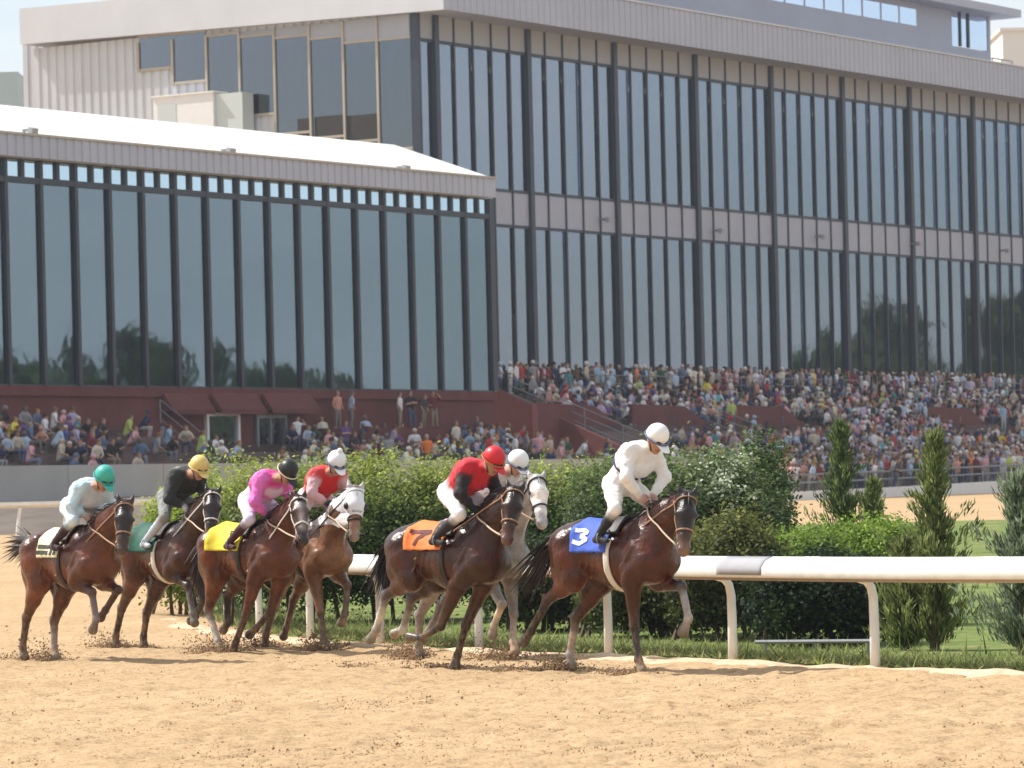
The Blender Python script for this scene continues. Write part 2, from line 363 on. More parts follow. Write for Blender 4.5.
# ------------------------------------------------------------------ race horse
def lerp(a, b, t): return tuple(np.array(a) * (1 - t) + np.array(b) * t)
def make_horse(spec):
    phi = R(spec['phi']); loc = (spec['o'][0], spec['o'][1], 0.0)
    root = empty('race_horse', loc, -phi, spec['label'], 'horse', 'horses racing in the field')
    T = local_frame(loc, -phi)
    B = Body(); c = tuple(np.array(spec['coat']) * spec.get('tone', .92)); pt = spec['points']; under = lerp(c, pt, .25)
    # trunk
    B.cap((.46, 0, 1.24), (.06, 0, 1.19), .325, .325, c, .05, (1, .80, 1))
    B.cap((.06, 0, 1.19), (-.42, 0, 1.26), .32, .265, c, .06, (1, .88, 1))
    B.cap((-.30, 0, 1.30), (-.66, 0, 1.32), .245, .245, c, .08, (1, .98, 1))
    B.cap((.36, 0, 1.53), (.0, 0, 1.44), .075, .10, c, .10)
    B.cap((.0, 0, 1.44), (-.52, 0, 1.47), .10, .11, c, .08)
    B.cap((-.52, 0, 1.47), (-.82, 0, 1.41), .10, .06, c, .08)
    B.ball((.60, 0, 1.13), .17, c, .08, (1, 1.42, 1.12))
    for sd_ in (-1, 1):
        B.cap((.34, sd_ * .10, 1.46), (.60, sd_ * .15, 1.17), .085, .125, c, .06)       # shoulder blade
        B.cap((.60, sd_ * .15, 1.15), (.40, sd_ * .175, 1.0), .11, .115, c, .05)         # arm
        B.cap((-.60, sd_ * .13, 1.32), (-.50, sd_ * .165, 1.05), .215, .14, c, .07)      # thigh
        B.cap((-.74, sd_ * .11, 1.33), (-.72, sd_ * .13, 1.05), .15, .115, c, .07)       # buttock
        B.ball((-.46, sd_ * .20, 1.47), .045, c, .09)
        B.cap((.50, sd_ * .215, 1.30), (.36, sd_ * .235, 1.10), .055, .060, c, .018)     # triceps
        B.cap((-.52, sd_ * .235, 1.34), (-.60, sd_ * .245, 1.14), .06, .05, c, .02)      # haunch muscle
        for r_ in range(5): B.cap((.16 - r_ * .10, sd_ * .262, 1.28), (.10 - r_ * .11, sd_ * .255, 1.06), .012, .010, c, .02)   # ribs                                    # point of hip
    TR = Body(); TR.p = list(B.p)      # trunk alone: what cloth and girth lie on
    # neck and head
    pl = np.array([spec['poll'][0], 0, spec['poll'][1]]); mz = np.array([spec['muz'][0], spec.get('turn', 0) * .35, spec['muz'][1]])
    nb = np.array([.46, 0, 1.30]); mid = nb * .45 + pl * .55 + np.array([-.02, 0, .035]); nk = spec.get('neck', c)
    B.cap(nb, mid, .265, .178, lerp(c, nk, .5), .09, (1, .68, 1)); B.cap(mid, pl + np.array([-.03, 0, -.04]), .178, .110, nk, .05, (1, .72, 1))
    B.cap((.40, 0, 1.50), mid + np.array([-.05, 0, .08]), .06, .06, nk, .08)
    fd = mz - pl; L = np.linalg.norm(fd); fd = fd / L; side = np.array([-math.sin(spec.get('turn', 0)), math.cos(spec.get('turn', 0)), 0])
    side = side - fd * (side @ fd); side /= np.linalg.norm(side); fw = np.cross(side, fd)        # fw: forehead direction
    if fw[0] < 0: fw = -fw
    hc, hm = spec.get('head', c), spec.get('muzzle', pt)
    H = lambda u, v, w_=0: pl + fd * u * .60 + fw * v + side * w_
    B.cap(H(.04, .0), H(.32, .022), .085, .098, hc, .05); B.cap(H(.32, .025), H(.72, .012), .088, .062, hc, .04)
    B.cap(H(.72, .01), H(.93, -.005), .06, .058, lerp(hc, hm, .6), .04); B.ball(H(.97, -.012), .056, hm, .03)
    B.cap(H(.26, -.085), H(.45, -.07), .085, .06, hc, .05); B.cap(H(.45, -.07), H(.90, -.06), .045, .032, lerp(hc, hm, .5), .035)
    if spec.get('blaze'): B.cap(H(.18, .105), H(.74, .072), .022, .02, spec['blaze'], .02)
    for sg_ in (-1, 1):
        B.ball(H(.33, .045, sg_ * .075), .036, lerp(hc, (.02, .015, .01), .35), .03)             # brow
        B.cap(H(.40, -.01, sg_ * .07), H(.62, .0, sg_ * .05), .025, .02, hc, .03)                # cheek bone
        B.cap(H(.90, .01, sg_ * .036), H(.96, .0, sg_ * .040), .022, .022, lerp(hm, (.02, .015, .015), .4), .015)
        B.ball(H(.95, .022, sg_ * .052), .015, (.012, .009, .009), .008)                         # nostril
        e0 = H(.02, .015, sg_ * .062); e1 = e0 - fd * .14 + side * sg_ * .035 + fw * spec.get('ear', .02)
        B.cap(e0, (e0 + e1) / 2, .030, .030, hc if 'hood' not in spec else (.75, .75, .75), .02, (1, 1, 1)); B.cap((e0 + e1) / 2, e1, .028, .008, pt if 'hood' not in spec else (.75, .75, .75), .01)
    # legs
    hoof = (.05, .04, .035)
    for key, sd_ in (('RF', -1), ('LF', 1)):
        e, kn, ft, to = [np.array((p[0], 0, p[1])) for p in spec[key]]
        for q, yy in zip((e, kn, ft, to), (.165, .135, .125, .12)): q[1] = sd_ * yy
        sock = spec.get('socks', {}).get(key); lo = sock or pt; up = lerp(c, pt, .35)
        B.cap((.44, sd_ * .165, 1.06), e, .125, .10, c, .05)
        m1 = e * .6 + kn * .4; B.cap(e, m1, .10, .072, c, .04); B.cap(m1, kn, .070, .050, up, .03)
        dn = (ft - kn) / np.linalg.norm(ft - kn)
        B.ball(kn + dn * -.01, .056, pt, .02, (1, .9, 1)); B.cap(kn, ft, .042, .033, lerp(pt, lo, .55), .025); B.cap(kn + dn * .12, ft, .033, .034, lo, .02)
        B.ball(ft, .046, lo, .02)
        pd = to - ft; pd = pd / np.linalg.norm(pd); cor = ft + (to - ft) * .45
        B.cap(ft, cor, .038, .038, lo, .02); B.cap(cor, ft + (to - ft) * .86, .046, .060, lerp(hoof, (.3, .27, .2), .5 if sock else .1), .012)
    for key, sd_ in (('RH', -1), ('LH', 1)):
        s_, hk, ft, to = [np.array((p[0], 0, p[1])) for p in spec[key]]
        for q, yy in zip((s_, hk, ft, to), (.175, .145, .13, .125)): q[1] = sd_ * yy
        sock = spec.get('socks', {}).get(key); lo = sock or pt; up = lerp(c, pt, .3)
        B.cap((-.56, sd_ * .15, 1.18), s_, .20, .135, c, .06); B.cap((-.72, sd_ * .13, 1.10), s_ * .55 + hk * .45, .13, .075, c, .06)
        m1 = s_ * .5 + hk * .5; B.cap(s_, m1, .13, .090, c, .05); B.cap(m1, hk, .085, .052, up, .03)
        dn = (ft - hk) / np.linalg.norm(ft - hk); bk = hk + np.array([-.045, 0, .03]) if s_[0] > hk[0] else hk
        B.ball(hk, .055, pt, .02); B.cap(bk, hk + dn * .10, .036, .040, pt, .025); B.cap(m1, bk, .045, .025, up, .03)
        B.cap(hk, ft, .045, .036, lerp(pt, lo, .6), .025); B.cap(hk + dn * .17, ft, .037, .037, lo, .02); B.ball(ft, .049, lo, .02)
        cor = ft + (to - ft) * .45
        B.cap(ft, cor, .040, .040, lo, .02); B.cap(cor, ft + (to - ft) * .86, .047, .060, lerp(hoof, (.3, .27, .2), .5 if sock else .1), .012)
    V, F = B.mesh(.0155); cols = B.colors(V)
    # a darker line along the back and a lighter belly and flank: coat pattern
    dk = np.clip((V[:, 2] - 1.40) / .18, 0, 1) * np.clip((.5 - V[:, 0]) / .3, 0, 1) * .4
    cols = cols * (1 - dk[:, None]) + np.array(pt) * dk[:, None]
    g0 = np.random.default_rng(spec['seed'] + 90); dn_ = vnoise(V[:, 0] + V[:, 1] * 3, V[:, 2], .05, 31) + .6 * vnoise(V[:, 0], V[:, 2] + V[:, 1] * 2, .018, 32)      # dried dirt on the lower legs and belly
    dd_ = np.clip((.75 - V[:, 2]) / .6, 0, 1) * np.clip(.35 + 1.6 * dn_, 0, .8); cols = cols * (1 - dd_[:, None]) + np.array((.26, .18, .11)) * dd_[:, None]
    if spec.get('dapple'):
        g = np.random.default_rng(5); ctr = g.uniform((-.9, -.4, .7), (1, .4, 1.7), (260, 3)); rr = g.uniform(.03, .055, 260)
        dmin = np.min(np.linalg.norm(V[:, None] - ctr[None], axis=2) / rr, axis=1) if len(V) < 60000 else np.ones(len(V))
        t = np.clip(1.2 - dmin, 0, 1)[:, None] * (V[:, 2:3] > .75); cols = cols * (1 - .35 * t) + .35 * t * .55
    mesh_obj('body', T(V), F, MATS['coat'], root, True, cols)
    # eyes
    for sg_ in (-1, 1):
        eb = Body().ball(H(.335, .046, sg_ * .100), .025, (.01, .01, .01)); v, f_ = eb.mesh(.006); mesh_obj('eye', T(v), f_, MATS['eye'], root, True)
    g = np.random.default_rng(spec['seed'])
    # mane: many tapered locks along the crest
    MV, MF, MC = [], [], []
    def strand(p, pts, wd, colr):
        pts = np.array(pts); n_ = len(pts); base = len(MV); t = np.gradient(pts, axis=0); s2 = np.cross(t, g.normal(size=3)); s2 /= np.linalg.norm(s2, axis=1)[:, None] + 1e-9
        for i in range(n_):
            ww = wd * (1 - i / (n_ - 1)) ** .6 + .001; MV.append(pts[i] - s2[i] * ww); MV.append(pts[i] + s2[i] * ww); MC.append(colr); MC.append(colr)
        for i in range(n_ - 1): MF.append((base + 2 * i, base + 2 * i + 1, base + 2 * i + 3, base + 2 * i + 2))
    crest0, crest1 = np.array([.42, 0, 1.60]), pl + np.array([-.02, 0, .07]); cm = mid + np.array([-.10, 0, .15]); mh = spec.get('mane', (.012, .010, .010))
    for i in range(170):
        t = g.uniform(0, 1); p = crest0 * (1 - t) ** 2 + 2 * t * (1 - t) * cm + crest1 * t * t; p = p + np.array([g.normal(0, .015), g.normal(0, .012), -.03])
        d = np.array([-.6 + g.normal(0, .3), g.choice([-1, 1]) * g.uniform(.1, .9), g.uniform(-.5, .7)]); d /= np.linalg.norm(d); ln = g.uniform(.10, .20)
        strand(p, [p, p + d * ln * .4, p + d * ln * .75 + np.array([-.02, 0, -.03]), p + d * ln + np.array([-.05, 0, -.09])], .010, lerp(mh, c, g.uniform(0, .15)))
    for i in range(16):    # forelock
        p = H(-.02, .06) + g.normal(0, .012, 3); strand(p, [p, p + fd * .07 + fw * .03, p + fd * .15 + fw * .035 + side * g.normal(0, .02)], .010, mh)
    mesh_obj('mane', T(np.array(MV)), np.array(MF), MATS['hair'], root, True, np.array(MC))
    MV.clear(); MF.clear(); MC.clear()
    td = np.array(spec['tail'], float); dock = np.array([-.86, 0, 1.40])
    for i in range(230):
        p = dock + g.normal(0, .022, 3); sp_ = g.normal(0, 1, 3) * np.array([.05, .07, .07]); ln = g.uniform(.55, 1.0)
        pts = [p + (np.array([-.10, 0, .05]) * math.sin(min(1, 2 * t) * 1.57) + td * ln * t ** 1.15 + sp_ * t * 1.3) for t in np.linspace(0, 1, 7)]
        strand(p, pts, .013, lerp(mh, c, g.uniform(0, .2)))
    mesh_obj('tail', T(np.array(MV)), np.array(MF), MATS['hair'], root, True, np.array(MC))
    # saddle cloth, saddle, girth wrapped on the trunk
    def wrap(x0, x1, a0, a1, off, nu=14, nv=40, zc=1.25, skew=0.):
        xs = np.linspace(x0, x1, nu); an = np.linspace(a0, a1, nv); X, A = np.meshgrid(xs, an, indexing='ij')
        Pp = np.stack([X + skew * np.abs(A), 0 * X, np.full_like(X, zc)], -1).reshape(-1, 3); Dd = np.stack([0 * A, np.sin(A), np.cos(A)], -1).reshape(-1, 3)
        return shell(TR, Pp, Dd, off).reshape(nu, nv, 3)
    def sheet(gr, off, name, mat, parent, cols=None):
        """gives a wrapped patch a real thickness"""
        nu, nv = gr.shape[:2]; nrm = np.cross(np.gradient(gr, axis=0), np.gradient(gr, axis=1)); nrm /= np.linalg.norm(nrm, axis=2)[..., None] + 1e-9
        ctr = np.stack([gr[..., 0], 0 * gr[..., 0], np.full(gr.shape[:2], 1.25)], -1); sgn = np.sign(((gr - ctr) * nrm).sum(2))[..., None]; inn = gr - nrm * sgn * off
        V1, F1 = patch_mesh(gr); V2, F2 = patch_mesh(inn); k = len(V1); rim = []
        loop = [(i, 0) for i in range(nu)] + [(nu - 1, j) for j in range(1, nv)] + [(i, nv - 1) for i in range(nu - 2, -1, -1)] + [(0, j) for j in range(nv - 2, 0, -1)]
        for a_, b_ in zip(loop, loop[1:] + loop[:1]): rim.append((a_[0] * nv + a_[1], b_[0] * nv + b_[1], k + b_[0] * nv + b_[1], k + a_[0] * nv + a_[1]))
        return mesh_obj(name, T(np.vstack([V1, V2])), np.vstack([F1, F2[:, ::-1] + k, np.array(rim)]), mat, parent, True)
    cx0, cx1, ca_ = spec.get('cloth_ext', (-.44, .16, 1.62))
    gr = wrap(cx0, cx1, -ca_, ca_, .026); gr = gr + (RNG.normal(0, 1, gr.shape) * .002)
    cl = sheet(gr, .012, 'saddle_cloth', solid(spec['cloth_mat'], spec['cloth'], .7, bmp=.1), root)
    def stroke(pts, wd, mat, nm):       # a line of the number, drawn in (x, angle) on the right side of the cloth
        pts = np.array(pts, float) * np.array([1, -1]); V_, F_ = [], []
        dense = np.vstack([np.linspace(pts[i], pts[i + 1], 8) for i in range(len(pts) - 1)]); t = np.gradient(dense, axis=0); tl = np.hypot(t[:, 0], t[:, 1] * .32) + 1e-9
        o_ = np.stack([-t[:, 1] * .32 / tl, t[:, 0] / tl / .32], 1) * wd
        for s3 in (-1, 1):
            q = dense + o_ * s3; Pp = np.stack([q[:, 0], 0 * q[:, 0], np.full(len(q), 1.25)], 1); Dd = np.stack([0 * q[:, 0], np.sin(q[:, 1]), np.cos(q[:, 1])], 1); V_.append(shell(TR, Pp, Dd, .032))
        m_ = len(dense); return np.vstack(V_), [(i, i + 1, m_ + i + 1, m_ + i) for i in range(m_ - 1)]
    if spec.get('strokes'):
        mb = MB()
        for st in spec['strokes']:
            v, f_ = stroke(st, spec.get('sw', .022), None, None); mb.add(T(v), f_)
        mb.build('number', solid('num_' + spec['cloth_mat'], spec['num_col'], .7), cl)
    if spec.get('stripes'):
        mb = MB()
        for st in spec['stripes']:
            v, f_ = stroke(st, .026, None, None); mb.add(T(v), f_)
        mb.build('stripe', solid('stripe_' + spec['cloth_mat'], spec['num_col'], .7), cl)
    sheet(wrap(-.06, .24, -.85, .85, .045, 10, 24), .03, 'saddle', MATS['leather'], root)
    gc = solid('girth_pale', (.62, .58, .50)) if spec.get('pale_girth') else MATS['leather']
    sheet(wrap(.10, .175, .95, 2 * math.pi - .95, .014, 5, 50, 1.22, 0), .01, 'girth', gc, root)
    # bridle
    def ring(u, off, rr, name, mat, v0=-.02, tilt=0, parent=None, a0=0, a1=2 * math.pi):
        th = np.linspace(a0, a1, 30); c0 = H(u, v0); Dd = np.cos(th)[:, None] * fw + np.sin(th)[:, None] * side + tilt * np.cos(th)[:, None] * fd
        Dd /= np.linalg.norm(Dd, axis=1)[:, None]; pts = shell(B, np.repeat(c0[None], 30, 0), Dd, off, .3)
        return MB().tube(T(pts), rr, 6)
    sm = MATS['strap_white'] if spec.get('white_bridle') else MATS['leather_tan'] if spec.get('tan_bridle') else MATS['leather']
    br = ring(.62, .008, .011, '', sm).build('bridle', sm, root, True)
    ring(.10, .008, .009, '', sm, tilt=-.35).build('brow_strap', sm, br, True)
    for sg_ in (-1, 1):
        us = np.linspace(.06, .80, 14); c0 = np.array([H(u, -.02) for u in us]); pts = shell(B, c0, np.repeat((side * sg_ + fw * -.15)[None], 14, 0) / 1.01, .007, .3)
        MB().tube(T(pts), .009, 6).build('cheek_strap', sm, br, True)
        bit = H(.86, -.03, sg_ * .062); th = np.linspace(0, 2 * math.pi, 14); MB().tube(T(np.array([bit + .03 * (np.cos(t) * fd + np.sin(t) * fw) for t in th])), .006, 6).build('bit_ring', MATS['steel'], br, True)
        hd = np.array([spec['hand'][0], sg_ * .05, spec['hand'][1]]); mdp = (bit + hd) / 2 + np.array([.0, sg_ * .07, -.04])
        tt = np.linspace(0, 1, 12)[:, None]; cv = bit * (1 - tt) ** 2 + 2 * tt * (1 - tt) * mdp + hd * tt ** 2
        cv = np.array(cv); ev = B.eval(cv); cv[:, 1] += np.where(ev < .02, sg_ * (.02 - ev), 0)
        MB().tube(T(cv), .010, 6).build('rein', solid('rein_pale', (.55, .42, .30)) if spec.get('pale_rein') else MATS['leather_tan'], root, True)
    if 'hood' in spec:
        us = np.linspace(-.03, .63, 16); th = np.linspace(0, 2 * math.pi, 36); U, A = np.meshgrid(us, th, indexing='ij'); U = U - .10 * np.cos(A) * (U > .5)
        c0 = pl + fd * (U[..., None] * .60) + fw * -.03; Dd = np.cos(A)[..., None] * fw + np.sin(A)[..., None] * side
        g2 = shell(B, c0.reshape(-1, 3), Dd.reshape(-1, 3), .014, .32).reshape(16, 36, 3); v, f_ = patch_mesh(g2)
        hd_ = mesh_obj('hood', T(v), f_, solid('hood_cloth', spec['hood'], .75), root, True)
        for sg_ in (-1, 1):
            eb = Body(); eb.ball(H(.345, .045, sg_ * .098), .050, (.02, .02, .02), .02, (1, 1, 1)); v, f_ = eb.mesh(.009)
            mesh_obj('eye_cup', T(v), f_, solid('mesh_dark', (.02, .02, .022), .5), hd_, True)
    return root, B, H
# ------------------------------------------------------------------ jockey
def make_jockey(spec, j, seed):
    phi = R(spec['phi']); loc = (spec['o'][0], spec['o'][1], 0.0); T = local_frame(loc, -phi)
    root = empty('person', T([(j['hip'][0], 0, 0)])[0] * np.array([1, 1, 0]) + np.array([0, 0, 1.5]), -phi, j['label'], 'jockey', 'jockeys riding in the race')
    B = Body(); X = lambda p, y=0: np.array([p[0], y, p[1]])
    sl, tr, pn, bt, sk = j['sleeve'], j['torso'], j['pants'], j['boot'], (.45, .25, .17)
    hip, sh, hd, kn, ft, el, ha = j['hip'], j['sh'], j['head'], j['knee'], j['foot'], j['elbow'], j['hand']
    hipv, shv = X(hip), X(sh); up = (shv - hipv) / np.linalg.norm(shv - hipv); bk = np.array([-up[2], 0, up[0]])
    B.cap(hipv + up * -.02, hipv + up * .10, .135, .125, pn, .05, (1, 1.22, 1)); B.ball(hipv - up * .03 + bk * .03, .12, pn, .05, (1, 1.15, 1))
    B.cap(hipv + up * .12, shv - up * .16, .14, .18, j.get('low', tr), .06, (1, 1.15, 1)); TB = Body(); TB.p = list(B.p); B.cap(shv - up * .14, shv - up * .05, .18, .13, tr, .05, (1, 1.32, 1)); B.ball(shv - up * .12 + bk * .04, .13, j.get('back', tr), .05, (1, 1.25, 1))
    hv = X(hd); B.cap(shv, hv + np.array([-.02, 0, -.05]), .062, .052, j.get('neck', sk), .03)
    fdir = np.array([.80, 0, -.60]) if 'face' not in j else np.array([j['face'][0], 0, j['face'][1]]); fdir /= np.linalg.norm(fdir); fy = j.get('yaw', 0); fdir = np.array([fdir[0] * math.cos(fy), fdir[0] * math.sin(fy), fdir[2]])
    sd_ = np.cross(np.array([0, 0, 1.]), fdir); sd_ /= np.linalg.norm(sd_); hu = np.cross(fdir, sd_)
    B.ball(hv, .094, sk, .03, (1, .9, 1.1)); B.cap(hv + fdir * .035 - hu * .05, hv + fdir * .055 - hu * .095, .066, .044, sk, .03)
    B.cap(hv + fdir * .088 - hu * .0, hv + fdir * .112 - hu * .036, .012, .019, sk, .012)
    B.cap(hv + fdir * .092 - hu * .072 - sd_ * .02, hv + fdir * .092 - hu * .072 + sd_ * .02, .011, .011, (.28, .10, .08), .01)
    for q in (-1, 1):
        B.ball(hv + fdir * .083 + sd_ * q * .034 + hu * .012, .013, (.03, .02, .015), .008); B.ball(hv + sd_ * q * .088 - hu * .01 + fdir * -.005, .024, sk, .012, (1, .6, 1.3))
        S = shv + np.array([0, q * .165, 0]) - up * .03; E = X(el[0 if q < 0 else 1] if isinstance(el, list) else el, q * .27); Wt = X(ha, q * .085) + np.array([-.06, 0, .045])
        B.ball(S, .10, j.get('shoulder', sl), .05); B.cap(S, E, .082, .068, sl, .04); B.cap(E, E * .4 + Wt * .6, .068, .055, sl, .03); B.cap(E * .4 + Wt * .6, Wt, .052, .036, sl, .025)
        # hand: palm, four curled fingers of unequal length and a thumb closed on the rein
        Hn = X(ha, q * .075); gl = j.get('glove', sk); dirn = (Hn - Wt) / np.linalg.norm(Hn - Wt); B.cap(Wt, Wt + dirn * .055, .030, .036, gl, .02, (1, 1, 1))
        kx = Wt + dirn * .085
        for i, (ln, off) in enumerate(((.034, .030), (.040, .010), (.038, -.010), (.030, -.030))):
            a_ = kx + np.array([0, 0, off]); b_ = a_ + dirn * ln * .7 + np.array([0, -q * .018, 0]); c_ = b_ + np.array([-.012, -q * .026, -.006]); B.chain([a_ - dirn * .03, a_, b_, c_], [.011, .0105, .010, .009], gl, .006)
        t0 = Wt + dirn * .03 + np.array([0, -q * .02, .03]); B.chain([t0, t0 + dirn * .035 + np.array([0, -q * .022, .012]), t0 + dirn * .058 + np.array([0, -q * .03, -.004])], [.014, .012, .010], gl, .008)
        Hj = hipv + np.array([.0, q * .11, -.02]); K = X(kn, q * .285); A = X(ft, q * .325)
        B.cap(Hj, K, .108, .068, pn, .05); B.ball(K, .064, pn, .03); shin = A - K; cut = K + shin * .18
        B.cap(K, cut, .060, .058, pn, .02); B.cap(cut, K + shin * .5, .060, .055, bt, .02); B.cap(K + shin * .5, A, .054, .040, bt, .02)
        B.cap(A + np.array([-.045, 0, -.035]), A + np.array([.05, 0, -.035]), .037, .039, bt, .02); B.cap(A + np.array([.05, 0, -.035]), A + np.array([.155, q * .02, -.045]), .040, .028, bt, .02, (1, 1.1, .9))
    V, F = B.mesh(.0125); cols = B.colors(V, .008)
    g = np.random.default_rng(seed)
    body = mesh_obj('body', T(V), F, MATS['cloth'], root, True, cols)
    # small folds in the silks: real displacement on torso and sleeves
    d = bpy.data.textures.new('folds', 'CLOUDS'); d.noise_scale = .09
    vg = body.vertex_groups.new(name='cloth'); wgt = np.ones(len(V))
    for q in (-1, 1): wgt = np.minimum(wgt, np.clip((np.linalg.norm(V - X(ha, q * .075), axis=1) - .13) / .06, 0, 1)); wgt = np.minimum(wgt, np.clip((V[:, 2] - (kn[1] - .05)) / .12, .15, 1))
    wgt = np.minimum(wgt, np.clip((np.linalg.norm(V - hv, axis=1) - .13) / .05, 0, 1))
    for lv in range(1, 11): ix = np.where(np.round(wgt * 10).astype(int) == lv)[0]; vg.add(ix.tolist(), lv / 10, 'REPLACE')
    mod = body.modifiers.new('folds', 'DISPLACE'); mod.texture = d; mod.strength = .036; mod.mid_level = .5; mod.vertex_group = 'cloth'
    d2 = bpy.data.textures.new('creases', 'CLOUDS'); d2.noise_scale = .028; d2.noise_basis = 'VORONOI_F2_F1'; m2 = body.modifiers.new('creases', 'DISPLACE'); m2.texture = d2; m2.strength = .010; m2.mid_level = .4; m2.vertex_group = 'cloth'
    # helmet: shell, peak, strap, goggles
    hb = Body(); cc = j['cap']; top = hv + hu * .035
    hb.ball(top + hu * .02 - fdir * .008, .122, cc, .02, (1.06, .93, 1.0));
    v, f_ = hb.mesh(.009); keep = (v - (top - hu * .032)) @ hu > -.0; v2 = v.copy(); lowv = (v - (top - hu * .032)) @ hu; v2 = v - np.minimum(lowv, 0)[:, None] * hu
    he = mesh_obj('helmet', T(v2), f_, solid('cap_' + j['capname'], cc, .42), root, True)
    pb = Body(); b0 = top - hu * .022 + fdir * .095; pb.cap(b0, b0 + fdir * .07 - hu * .018, .085, .06, cc, .02, (1, 1, 1)); v, f_ = pb.mesh(.009); r = (v - b0) @ hu; mid = (v - b0) @ fdir * -.22
    v = v - ((r - mid) * .88)[:, None] * hu; mesh_obj('peak', T(v), f_, solid('cap_' + j['capname'], cc, .42), he, True)
    th = np.linspace(0, 2 * math.pi, 28); band = np.array([top - hu * .012 + .140 * math.cos(t) * fdir + .125 * math.sin(t) * sd_ for t in th])
    MB().tube(T(band), .009, 6).build('goggle_strap', solid('band_' + j['capname'], j['band'], .5), he, True)
    gb = Body(); gb.cap(hv + fdir * .088 + hu * .028 - sd_ * .045, hv + fdir * .088 + hu * .028 + sd_ * .045, .026, .026, (0, 0, 0), .02)
    v, f_ = gb.mesh(.008); mesh_obj('goggles', T(v), f_, solid('goggle_lens', (.06, .045, .035), .15), he, True)
    cs = [hv + sd_ * q * .092 + hu * .01 for q in (-1,)] + [hv + sd_ * -.07 - hu * .09 + fdir * .05, hv - hu * .135 + fdir * .055, hv + sd_ * .07 - hu * .09 + fdir * .05, hv + sd_ * .092 + hu * .01]
    MB().tube(T(np.array(cs)), .007, 5).build('chin_strap', MATS['leather'], he, True)
    if j.get('pompom'):
        v, f_ = Body().ball(top + hu * .16, .036, cc).mesh(.01); mesh_obj('pompom', T(v), f_, solid('cap_' + j['capname'], cc, .6), he, True)
    if j.get('trim'):
        mb = MB()
        for pts in j['trim'](hipv, shv, up, bk):
            P_ = np.array(pts); c0 = hipv + up * ((P_ - hipv) @ up)[:, None]; Dd = P_ - c0; Dd /= np.linalg.norm(Dd, axis=1)[:, None]
            mb.tube(T(shell(TB, c0, Dd, .02, .45)), .011, 6)
        mb.build('trim', solid('navy_trim', (.03, .04, .11), .7), root, True)
    # irons
    for q in (-1, 1):
        A = X(ft, q * .325); th = np.linspace(0, 2 * math.pi, 16); MB().tube(T(np.array([A + np.array([.04, .06 * math.sin(t), -.02 + .065 * math.cos(t)]) for t in th])), .007, 5).build('stirrup', MATS['steel'], root, True)
        MB().tube(T(np.array([A + np.array([.04, 0, .045]), (A + np.array([.08, q * -.02, 1.60 - A[2]])) * .5 + (A + np.array([.04, 0, .05])) * .5, np.array([.10, q * .22, 1.50])])), .011, 5).build('stirrup_leather', MATS['leather'], root, True)
    return root
# ------------------------------------------------------------------ terrain
def vnoise(x, y, s, seed):
    g = np.random.default_rng(seed).random((257, 257)); x = x / s + 1000; y = y / s + 1000
    i, j = np.floor(x).astype(int), np.floor(y).astype(int); u, v = x - i, y - j; u, v = u * u * (3 - 2 * u), v * v * (3 - 2 * v); i, j = i % 256, j % 256
    return (g[i, j] * (1 - u) + g[i + 1, j] * u) * (1 - v) + (g[i, j + 1] * (1 - u) + g[i + 1, j + 1] * u) * v - .5
def catmull(P, n):
    P = np.array(P, float); P = np.vstack([2 * P[0] - P[1], P, 2 * P[-1] - P[-2]]); o = []
    for i in range(1, len(P) - 2):
        t = np.linspace(0, 1, n, endpoint=False)[:, None]; a, b, c, d = P[i - 1:i + 3]
        o.append(.5 * (2 * b + (c - a) * t + (2 * a - 5 * b + 4 * c - d) * t ** 2 + (3 * b - a - 3 * c + d) * t ** 3))
    return np.vstack(o + [P[-2][None]])
RAIL = catmull([(16, 31.5), (10, 34.4), (7.5, 36.3), (4.95, 38.9), (3.65, 40.6), (2.37, 43.0), (1.08, 45.6), (-1.73, 50.5), (-4.2, 58), (-5.6, 68), (-6.8, 82), (-8.2, 108)], 12)
def rail_x(y): return np.interp(y, RAIL[::1, 1], RAIL[:, 0])
xs = np.unique(np.concatenate([np.linspace(-400, -20, 20), np.linspace(-20, -8, 30), np.arange(-8, 8.5, .055), np.linspace(9, 20, 25), np.linspace(20, 500, 24)]))
ys = np.unique(np.concatenate([np.linspace(-60, 24, 20), np.arange(25, 52, .055), np.linspace(52, 70, 80), np.linspace(70, 240, 90), np.linspace(240, 900, 20)]))
X, Y = np.meshgrid(xs, ys, indexing='ij'); Z = gz(Y)
amp = np.clip((75 - Y) / 25, 0, 1) * np.clip((Y - 15) / 8, 0, 1)
Z = Z + amp * (.03 * vnoise(X, Y, 1.1, 1) + .03 * vnoise(X, Y, .33, 2) + .034 * vnoise(X, Y, .17, 3))
dr = X - rail_x(Y)             # the lip of loose sand along the rail
Z = Z + .035 * np.exp(-((dr + .75) / .38) ** 2) * (Y < 75) * (1 + 1.2 * vnoise(X, Y, .5, 5))
Z = Z - .07 * np.clip((dr - .25) / .5, 0, 1) * (Y < 122)
Z = np.where((np.abs(X) > 60) | (Y > 262), Z - .03, Z)
hp = np.random.default_rng(61)
